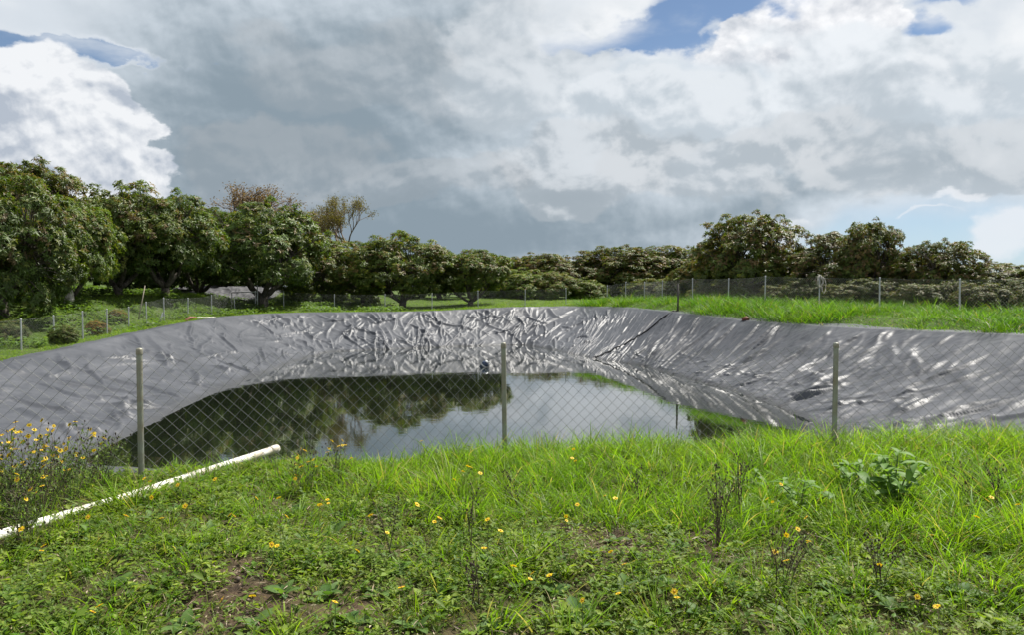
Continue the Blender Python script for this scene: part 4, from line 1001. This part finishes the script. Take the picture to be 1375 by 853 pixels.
# grass on the banks round the pond
def bank(name, label, n0, box, cond, hgt, wid, ca_, cb_, seed, tuft=10, spread=.12):
    x = rng.uniform(box[0], box[1], n0); y = rng.uniform(box[2], box[3], n0); rd = rimdist(x, y); k = cond(x, y, rd); x, y = x[k], y[k]
    I = np.repeat(np.arange(len(x)), tuft); n = len(I); ox, oy = rng.normal(0, spread, n), rng.normal(0, spread, n)
    bx_, by_ = x[I] + ox, y[I] + oy; k = rimdist(bx_, by_) > .12; I, ox, oy, bx_, by_ = I[k], ox[k], oy[k], bx_[k], by_[k]; n = len(I)
    th_ = hgt(x, y)[I] * rng.uniform(.5, 1.25, n)
    col = gcolor(len(x), ca_, cb_, .36)[I] * rng.uniform(.8, 1.2, (n, 1)); dry = rng.random(n) < .04; col[dry] = np.array([.25, .21, .10])
    V, Q, T, Cc = blades(np.column_stack([bx_, by_, ground_z(bx_, by_) - .03]), th_, rng.uniform(wid * .7, wid * 1.3, n), np.column_stack([ox, oy]) * 3 + rng.normal(0, .3, (n, 2)), rng.uniform(.2, 1.1, n), col * .8, col * 1.15, 3)
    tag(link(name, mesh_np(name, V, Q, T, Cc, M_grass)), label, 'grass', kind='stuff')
bank('bank_grass', 'tall bright grass tussocks on the right bank', 11000, (4, 19, 11, 52), lambda x, y, rd: (rd > .15) & (rd < 9.5) & (x > 4.2) & (rng.random(len(x)) < .45 + .55 * (rd < 3.5)), lambda x, y: (.12 + .55 * ss(fbm(x * .42, y * .42, 2, 121), -.2, .3) * rng.uniform(.55, 1.25, len(x))) * (1.05 - .2 * ss(rimdist(x, y), .5, 2.5)), .018, (.050, .145, .010), (.125, .215, .018), 1, 22, .19)
bank('bank_grass', 'short green grass along the far rim of the pond', 15000, (-20, 14, 40, 78), lambda x, y, rd: (rd > .15) & (rd < 34) & (y > 40) & (rng.random(len(x)) < 1.15 - .025 * rd), lambda x, y: .12 + .14 * ss(fbm(x * .5, y * .5, 3, 123), -.2, .4), .014, (.11, .21, .014), (.16, .24, .024), 2, 9, .16)
bank('bank_grass', 'green grass sloping down the left bank to the liner', 16000, (-34, -13, 12, 52), lambda x, y, rd: (rd > .15) & (rd < 19) & (rng.random(len(x)) < .9 - .02 * np.abs(x + 14)), lambda x, y: .10 + .17 * ss(fbm(x * .45, y * .45, 3, 125), -.2, .4), .013, (.10, .20, .014), (.17, .24, .026), 3, 10, .17)
# broad-leaved ground cover below the orchard
gx_ = rng.uniform(-27, -7, 5200); gy_ = rng.uniform(26, 53, 5200); n_ = fbm(gx_ * .3, gy_ * .3, 3, 131)
k = (rimdist(gx_, gy_) > 2.5) & (n_ > .02); gx_, gy_ = gx_[k], gy_[k]; I = np.repeat(np.arange(len(gx_)), 9); n = len(I); an = rng.random(n) * 6.28
pos = np.column_stack([gx_[I] + rng.normal(0, .16, n), gy_[I] + rng.normal(0, .16, n), 0 * an]); pos[:, 2] = ground_z(pos[:, 0], pos[:, 1]) + rng.uniform(.08, .34, n)
ln = rng.uniform(.10, .22, n)
V, T, cl = leaves(pos, np.column_stack([np.cos(an), np.sin(an), rng.normal(.1, .25, n)]), np.column_stack([rng.normal(0, .3, n), rng.normal(0, .3, n), np.ones(n)]), ln, ln * .75, gcolor(n, (.075, .14, .03), (.13, .19, .06), .25))
tag(link('leafy_ground_cover', mesh_np('leafy_ground_cover', V, None, T, cl, M_herb)), 'broad-leaved plants covering the slope below the orchard', 'ground cover', kind='stuff')

# ------------------------------------------------------------------ foreground plants
def leaf_mesh(name, ln, wd, col, droop=.25, n=6, ovate=.45, seed=0, notch=0.0):
    """one broad leaf with midrib fold along +X from the origin"""
    r = np.random.default_rng(seed); V = []; Cc = []
    for i in range(n + 1):
        s = i / n; w_ = wd * .5 * (math.sin(math.pi * s ** (ovate + .15)) ** .75 if 0 < s < 1 else 0.0) + (.002 if s < 1 else 0)
        z = ln * (.22 * s - droop * s * s); x = ln * s
        k = 1 + notch * (i % 2)
        V += [(x, -w_ * k, z + w_ * .22), (x, 0, z), (x, w_ * k, z + w_ * .22)]; c0 = np.array(col) * (1 + r.normal(0, .06)); Cc += [c0, c0 * 1.25, c0]
    Q = []
    for i in range(n): Q += [(3 * i, 3 * i + 3, 3 * i + 4, 3 * i + 1), (3 * i + 1, 3 * i + 4, 3 * i + 5, 3 * i + 2)]
    return mesh_np(name, V, Q, None, np.array(Cc), M_herb, True)
LEAVES = [leaf_mesh('leaf', .085, .048, (.085, .15, .035), .35, 6, .55, 1), leaf_mesh('leaf', .095, .044, (.10, .17, .045), .2, 6, .6, 2), leaf_mesh('leaf', .075, .050, (.065, .13, .03), .45, 6, .5, 3)]
def spots_px(n, x0, x1, y0, y1, mind=0):
    return [(random.uniform(x0, x1), random.uniform(y0, y1)) for _ in range(n)]
WEEDS = [(508, 800, 1.0), (530, 772, 1.1), (462, 690, 1.1), (446, 720, 1.1), (590, 800, 1.2), (610, 815, 1.1), (668, 760, 1.0), (775, 830, 1.3), (745, 800, 1.0), (840, 800, 1.1), (880, 790, 1.0), (700, 790, 1.0), (480, 755, 1.0), (560, 740, .8), (620, 700, .8),
         (205, 700, .9), (240, 690, 1.0), (280, 720, 1.0), (150, 690, .9), (330, 690, 1.0), (370, 650, 1.0), (410, 640, 1.1), (355, 705, .9), (110, 720, .9), (60, 745, 1.0), (430, 665, .9), (395, 690, 1.0), (300, 660, .9), (260, 742, .9), (190, 735, 1.0),
         (790, 845, 1.3), (945, 830, 1.1), (990, 800, 1.0), (1060, 835, 1.2), (1120, 800, 1.0), (1200, 820, 1.1), (1290, 800, 1.2), (1340, 760, 1.1), (1180, 760, 1.0), (1010, 665, 1.1), (1075, 660, 1.2), (660, 845, 1.2), (560, 845, 1.1), (470, 835, 1.1), (20, 800, 1.1), (90, 835, 1.1), (250, 845, 1.1), (340, 840, 1.0), (440, 800, 1.0), (380, 800, 1.0), (160, 790, 1.0), (720, 735, .9), (825, 730, .9), (905, 740, .9)]
def place(x, y):
    h = ['far left', 'left', 'left of centre', 'centre', 'right of centre', 'right', 'far right'][min(6, int(max(0, x) / 1375 * 7))]
    v = ['upper turf near the fence', 'middle of the turf', 'lower turf', 'turf along the bottom edge'][0 if y < 690 else 1 if y < 745 else 2 if y < 805 else 3]
    return h, v
def placed(items):
    """place words for every (x, y), with the order from the left where several share a place"""
    cells = {}
    for i, (x, y) in enumerate(items): cells.setdefault(place(x, y), []).append((x, y, i))
    res = {}
    for c_, ms in cells.items():
        for k, (x, y, i) in enumerate(sorted(ms)): res[i] = '%s, %s' % c_ + ('' if len(ms) == 1 else ', %s from left' % ORD[k])
    return res
WPL = placed([(x, y) for x, y, s in WEEDS])
wl = 'low weed rosette of broad rounded green leaves in the foreground turf'
for i, (x, y, s) in enumerate(WEEDS):
    X, Y, Z = hit(x, y); o = thing('broadleaf_weed', 'rosette of broad rounded leaves, ' + WPL[i], 'weed', (X, Y, Z + .004), random.random() * 6.28, 'broad-leaved weeds in the foreground', (s, s, s))
    k = random.randint(5, 8)
    for j in range(k):
        a = j * 6.283 / k + random.uniform(-.3, .3); sc_ = random.uniform(.7, 1.2)
        link('leaf', LEAVES[(i + j) % 3], o, (math.cos(a) * .012, math.sin(a) * .012, .0), (random.uniform(-.25, .25), random.uniform(-.75, .1), a), (sc_,) * 3)
# large leafy weed on the right and its smaller neighbour
BIG = [leaf_mesh('leaf', .15, .055, (.095, .18, .035), .55, 8, .62, 11, .10), leaf_mesh('leaf', .13, .05, (.13, .22, .055), .4, 8, .62, 12, .10), leaf_mesh('leaf', .11, .042, (.11, .20, .035), .65, 8, .6, 13, .08)]
def leafy_weed(x, y, h, nst, lab, s=1.0):
    X, Y, Z = hit(x, y); o = thing('leafy_weed', lab, 'weed', (X, Y, Z), 0.3)
    mb = MB(); tips = []
    for i in range(nst):
        a = i * 2.4 + .4; sp = .05 + .24 * (i / max(1, nst - 1)); e = np.array([math.cos(a) * sp, math.sin(a) * sp, h * (1 - .35 * i / nst)])
        pts = bez(np.array([0, 0, -.02]), np.array([e[0] * .25, e[1] * .25, e[2] * .6]), e, 7); mb.tube(pts, np.linspace(.007, .003, 7), 6, col=(.07, .12, .03)); tips.append(pts)
    mb.build('stem', M_stem, o)
    for pi, pts in enumerate(tips):
        for lv in (2, 3, 4, 5, 6, 6):
            for q_ in range(2 if lv < 6 else 3):
                a = random.random() * 6.28; sc_ = s * random.uniform(.7, 1.15) * (1 if lv < 6 else .75)
                link('leaf', BIG[random.randint(0, 2)], o, pts[lv], (random.uniform(-.3, .3), random.uniform(-.5, .25), a), (sc_,) * 3)
leafy_weed(1200, 690, .40, 7, 'large leafy weed with drooping pointed leaves in the grass right of the last near post', 1.0)
leafy_weed(1150, 672, .26, 4, 'smaller leafy weed left of the large drooping-leaved one', .8)
leafy_weed(1075, 690, .20, 4, 'grey-green leafy weed in the grass below the right near post', .75)
leafy_weed(1010, 672, .20, 3, 'small leafy weed among tall stalks right of centre', .7)

# yellow daisies
def flower_meshes():
    r = np.random.default_rng(5); V = []; T = []; Cc = []
    mb = MB(); n = 9
    for i in range(n):
        a = i * 6.283 / n + r.normal(0, .08); ca_, sa_ = math.cos(a), math.sin(a); L = .019 * r.uniform(.85, 1.1); w_ = .0052
        for q_ in [(.003, 0, .002)]: pass
        P = np.array([(.003 * ca_, .003 * sa_, .0015), (L * .6 * ca_ + w_ * sa_, L * .6 * sa_ - w_ * ca_, .005), (L * ca_, L * sa_, .003), (L * .6 * ca_ - w_ * sa_, L * .6 * sa_ + w_ * ca_, .005)])
        mb.raw(P, None, [(0, 1, 2), (0, 2, 3)], (.86, .62, .015))
    pet = mb.mesh('petals', M_petal, False)
    mb = MB(); mb.lathe([(.0062, .001), (.0062, .004), (.004, .0068), (.0001, .0078)], 9, (.50, .25, .01)); cen = mb.mesh('flower_centre', M_petal)
    return pet, cen
PET, CEN = flower_meshes()
def stem_mesh(h, seed):
    r = np.random.default_rng(seed); mb = MB(); pts = np.array([(0, 0, -.02), (r.normal(0, .01), r.normal(0, .01), h * .35), (r.normal(0, .02), r.normal(0, .02), h * .7), (0, 0, h)])
    mb.tube(pts, [.0022, .002, .0017, .0014], 5, col=(.08, .10, .03))
    for i in range(3):
        a = r.random() * 6.28; z = h * r.uniform(.15, .6); d = np.array([math.cos(a), math.sin(a), .35])
        V, T, cl = leaves(np.array([[0, 0, z]]), d[None], np.array([[0, 0, 1.0]]), np.array([.05]), np.array([.014]), np.array([[.075, .12, .03]])); mb.raw(V, None, T, (.075, .12, .03))
    return mb.mesh('stem', M_stem)
STEMS = [stem_mesh(.16, 1), stem_mesh(.24, 2), stem_mesh(.34, 3)]; SH = [.16, .24, .34]
def flower(parent, loc, s=1.0, tilt=None):
    f = link('flower_head', PET, parent, loc, tilt or (random.gauss(.25, .5), random.gauss(0, .5), random.random() * 6), (s, s, s)); link('flower_centre', CEN, f)
FL = [(440, 690, 0), (472, 625, 1), (405, 612, 1), (425, 640, 1), (398, 655, 0), (430, 700, 0), (498, 715, 0), (560, 700, 0), (590, 718, 0), (632, 640, 1), (645, 650, 1), (610, 660, 0), (628, 645, 2), (655, 725, 0), (672, 738, 0), (650, 770, 0), (715, 800, 0), (738, 812, 0), (690, 790, 0), (775, 700, 0), (760, 715, 0), (820, 775, 0), (838, 788, 0), (770, 612, 2), (768, 625, 1), (782, 850, 0),
      (812, 685, 0), (826, 690, 0), (1030, 690, 0), (1048, 668, 1), (1055, 745, 0), (1070, 740, 0), (1085, 755, 0), (1082, 720, 0), (1040, 770, 0), (1055, 790, 0), (905, 830, 0), (830, 840, 0), (1250, 745, 0), (1310, 720, 1), (1258, 850, 0), (1230, 845, 0), (1180, 790, 0), (1365, 700, 0), (1330, 690, 1), (205, 690, 0), (218, 720, 0), (250, 705, 0), (310, 715, 0), (345, 690, 0), (290, 660, 1), (170, 720, 0), (60, 760, 0), (120, 720, 0), (30, 735, 0), (385, 720, 0), (365, 760, 0), (340, 845, 0), (450, 846, 0), (540, 830, 0), (135, 850, 0), (300, 850, 0), (480, 770, 0), (520, 745, 0),
      (460, 600, 2), (566, 598, 2), (440, 618, 1), (375, 690, 1), (195, 660, 1), (240, 670, 1)]
FPL = placed([(x, y) for x, y, k in FL])
for i, (x, y, k) in enumerate(FL):
    k = k if k else (i % 2)
    X, Y, Z = hit(x, y + 14 + 18 * k)
    o = thing('yellow_daisy', 'thin-stemmed yellow daisy, ' + FPL[i], 'flower', (X, Y, Z), random.random() * 6, 'yellow daisies scattered over the foreground')
    link('stem', STEMS[k], o); s = random.uniform(.75, 1.05); flower(o, (0, 0, SH[k]), s)
    if i % 4 == 0: flower(o, (.03, .01, SH[k] * .9), s * .85)
# bushy flowering weeds at the left edge
def flowering_bush(x, y, h, nst, nfl, spread, lab, seed, D_=None):
    r = np.random.default_rng(seed); random.seed(seed)
    X, Y, Z = hit(x, y) if D_ is None else ((x - 687.5) / FPX * D_, D_, gz((x - 687.5) / FPX * D_, D_))
    o = thing('flowering_weed', lab, 'wildflower', (X, Y, Z)); mb = MB(); ends = []; P = []; Dv = []
    for i in range(nst):
        a = r.random() * 6.28; sp = spread * r.random() ** .6; e = np.array([math.cos(a) * sp, math.sin(a) * sp, h * r.uniform(.6, 1.05)]); s0 = np.array([e[0] * .25, e[1] * .25, -.02])
        pts = bez(s0, np.array([e[0] * .5, e[1] * .5, e[2] * .6]), e, 8); pts[2:-1] += r.normal(0, .008, (5, 3)); c_ = (.12, .095, .06) if r.random() < .6 else (.09, .13, .04)
        mb.tube(pts, np.linspace(.0026, .0011, 8), 4, cap=False, col=c_); ends.append(pts[-1])
        for j in range(6):
            k = r.integers(2, 7); b0 = pts[k]; d = unit(np.array([r.normal(0, 1), r.normal(0, 1), 1.1])); b1 = b0 + d * r.uniform(.05, .14); mb.tube([b0, (b0 + b1) / 2 + r.normal(0, .006, 3), b1], [.0018, .0015, .001], 3, cap=False, col=c_); ends.append(b1)
            for q_ in range(2): P.append(b0 + (b1 - b0) * r.random()); Dv.append(unit(r.normal(0, 1, 3) + np.array([0, 0, .3])))
    mb.build('stems', M_stem, o)
    P = np.array(P); Dv = np.array(Dv); n = len(P); ln = r.uniform(.018, .045, n)
    V, T, cl = leaves(P, Dv, r.normal(0, 1, (n, 3)), ln, ln * .35, np.array([.12, .17, .05]) * r.uniform(.6, 1.4, (n, 1))); link('foliage', mesh_np('foliage', V, None, T, cl, M_herb), o)
    ends = np.array(ends); r.shuffle(ends)
    fl = ends[np.argsort(-ends[:, 2] + r.normal(0, h * .25, len(ends)))][:nfl]
    for e in fl: flower(o, tuple(e), r.uniform(.65, 1.05))
    mb = MB()
    for e in ends[::2]:
        M4 = Matrix.Translation(Vector(e)); mb.lathe([(.0008, -.004), (.0045, .002), (.0055, .007), (.0035, .012), (.0004, .014)], 5, (.035, .025, .018), M4)
    tag(mb.build('seed_heads', M_stem, o), kind='stuff')
flowering_bush(8, 700, .58, 30, 40, .30, 'bushy weed with many yellow flowers at the very left edge', 1)
flowering_bush(52, 694, .60, 28, 34, .30, 'bushy yellow-flowered weed beside the one at the left edge', 2)
flowering_bush(95, 674, .52, 20, 18, .28, 'yellow-flowered weed between the left bushes and the seedy one', 3)
flowering_bush(132, 658, .42, 20, 6, .28, 'seedy brown weed with few yellow flowers left of the left near post', 4)
flowering_bush(30, 735, .36, 14, 9, .15, 'low yellow-flowered weed above the left end of the white pipe', 5)
flowering_bush(408, 670, .33, 7, 8, .12, 'slender yellow-flowered weed just right of the pipe end', 6)
flowering_bush(455, 655, .34, 5, 4, .09, 'thin two-stemmed yellow-flowered weed by the water right of the pipe', 7)
# dry stalks
def stalk(x, y, h, nst, lab, seed, grp=None):
    r = np.random.default_rng(seed); X, Y, Z = hit(x, y); o = thing('dry_stalk', lab, 'weed stalk', (X, Y, Z), 0, grp); mb = MB(); hb = MB()
    for i in range(nst):
        e = np.array([r.normal(0, .09), r.normal(0, .06), h * r.uniform(.7, 1.05)]); pts = bez(np.array([r.normal(0, .02), r.normal(0, .02), -.02]), np.array([e[0] * .3, e[1] * .3, e[2] * .6]), e, 8)
        c_ = np.array([.060, .042, .030]) * r.uniform(.7, 1.4); mb.tube(pts, np.linspace(.003, .0014, 8), 4, cap=False, col=c_)
        for j in range(7):
            k = r.integers(3, 8); d = unit(np.array([r.normal(0, .8), r.normal(0, .8), 1.0])); b1 = pts[k] + d * r.uniform(.025, .07); mb.tube([pts[k], b1], [.0014, .001], 3, cap=False, col=c_)
            hb.lathe([(.0006, -.004), (.004, .001), (.005, .006), (.0005, .011)], 5, (.045, .030, .022), Matrix.Translation(Vector(b1)))
    mb.build('stems', M_stem, o); tag(hb.build('seed_heads', M_stem, o), kind='stuff')
stalk(525, 760, .42, 2, 'thin dark dry stalk in the turf left of the middle near post', 1)
stalk(632, 750, .36, 3, 'dry branching stalk in the turf below the middle near post', 2)
stalk(860, 690, .34, 4, 'dry seedy stalks in the tall grass right of centre', 3)
stalk(915, 600, .26, 5, 'dry stalks with dark seed heads rising above the grass against the water', 4)
stalk(965, 740, .46, 9, 'dense clump of dark dry stalks right of centre', 5)
stalk(990, 700, .40, 5, 'dry stalks behind the dense dark clump', 6)
stalk(1340, 700, .34, 4, 'dry stalks near the right edge of the photo', 7)
stalk(1310, 690, .36, 3, 'dry seedy stalk right of the large leafy weed', 8)
stalk(1050, 800, .30, 6, 'low dry stalks at the bottom right of centre', 9)
stalk(700, 690, .30, 4, 'dry stalks just right below the middle near post', 10)
stalk(1180, 800, .26, 6, 'low tangle of dry stalks below the large leafy weed', 11)
stalk(640, 820, .24, 4, 'short dry stalks near the bottom centre', 12)
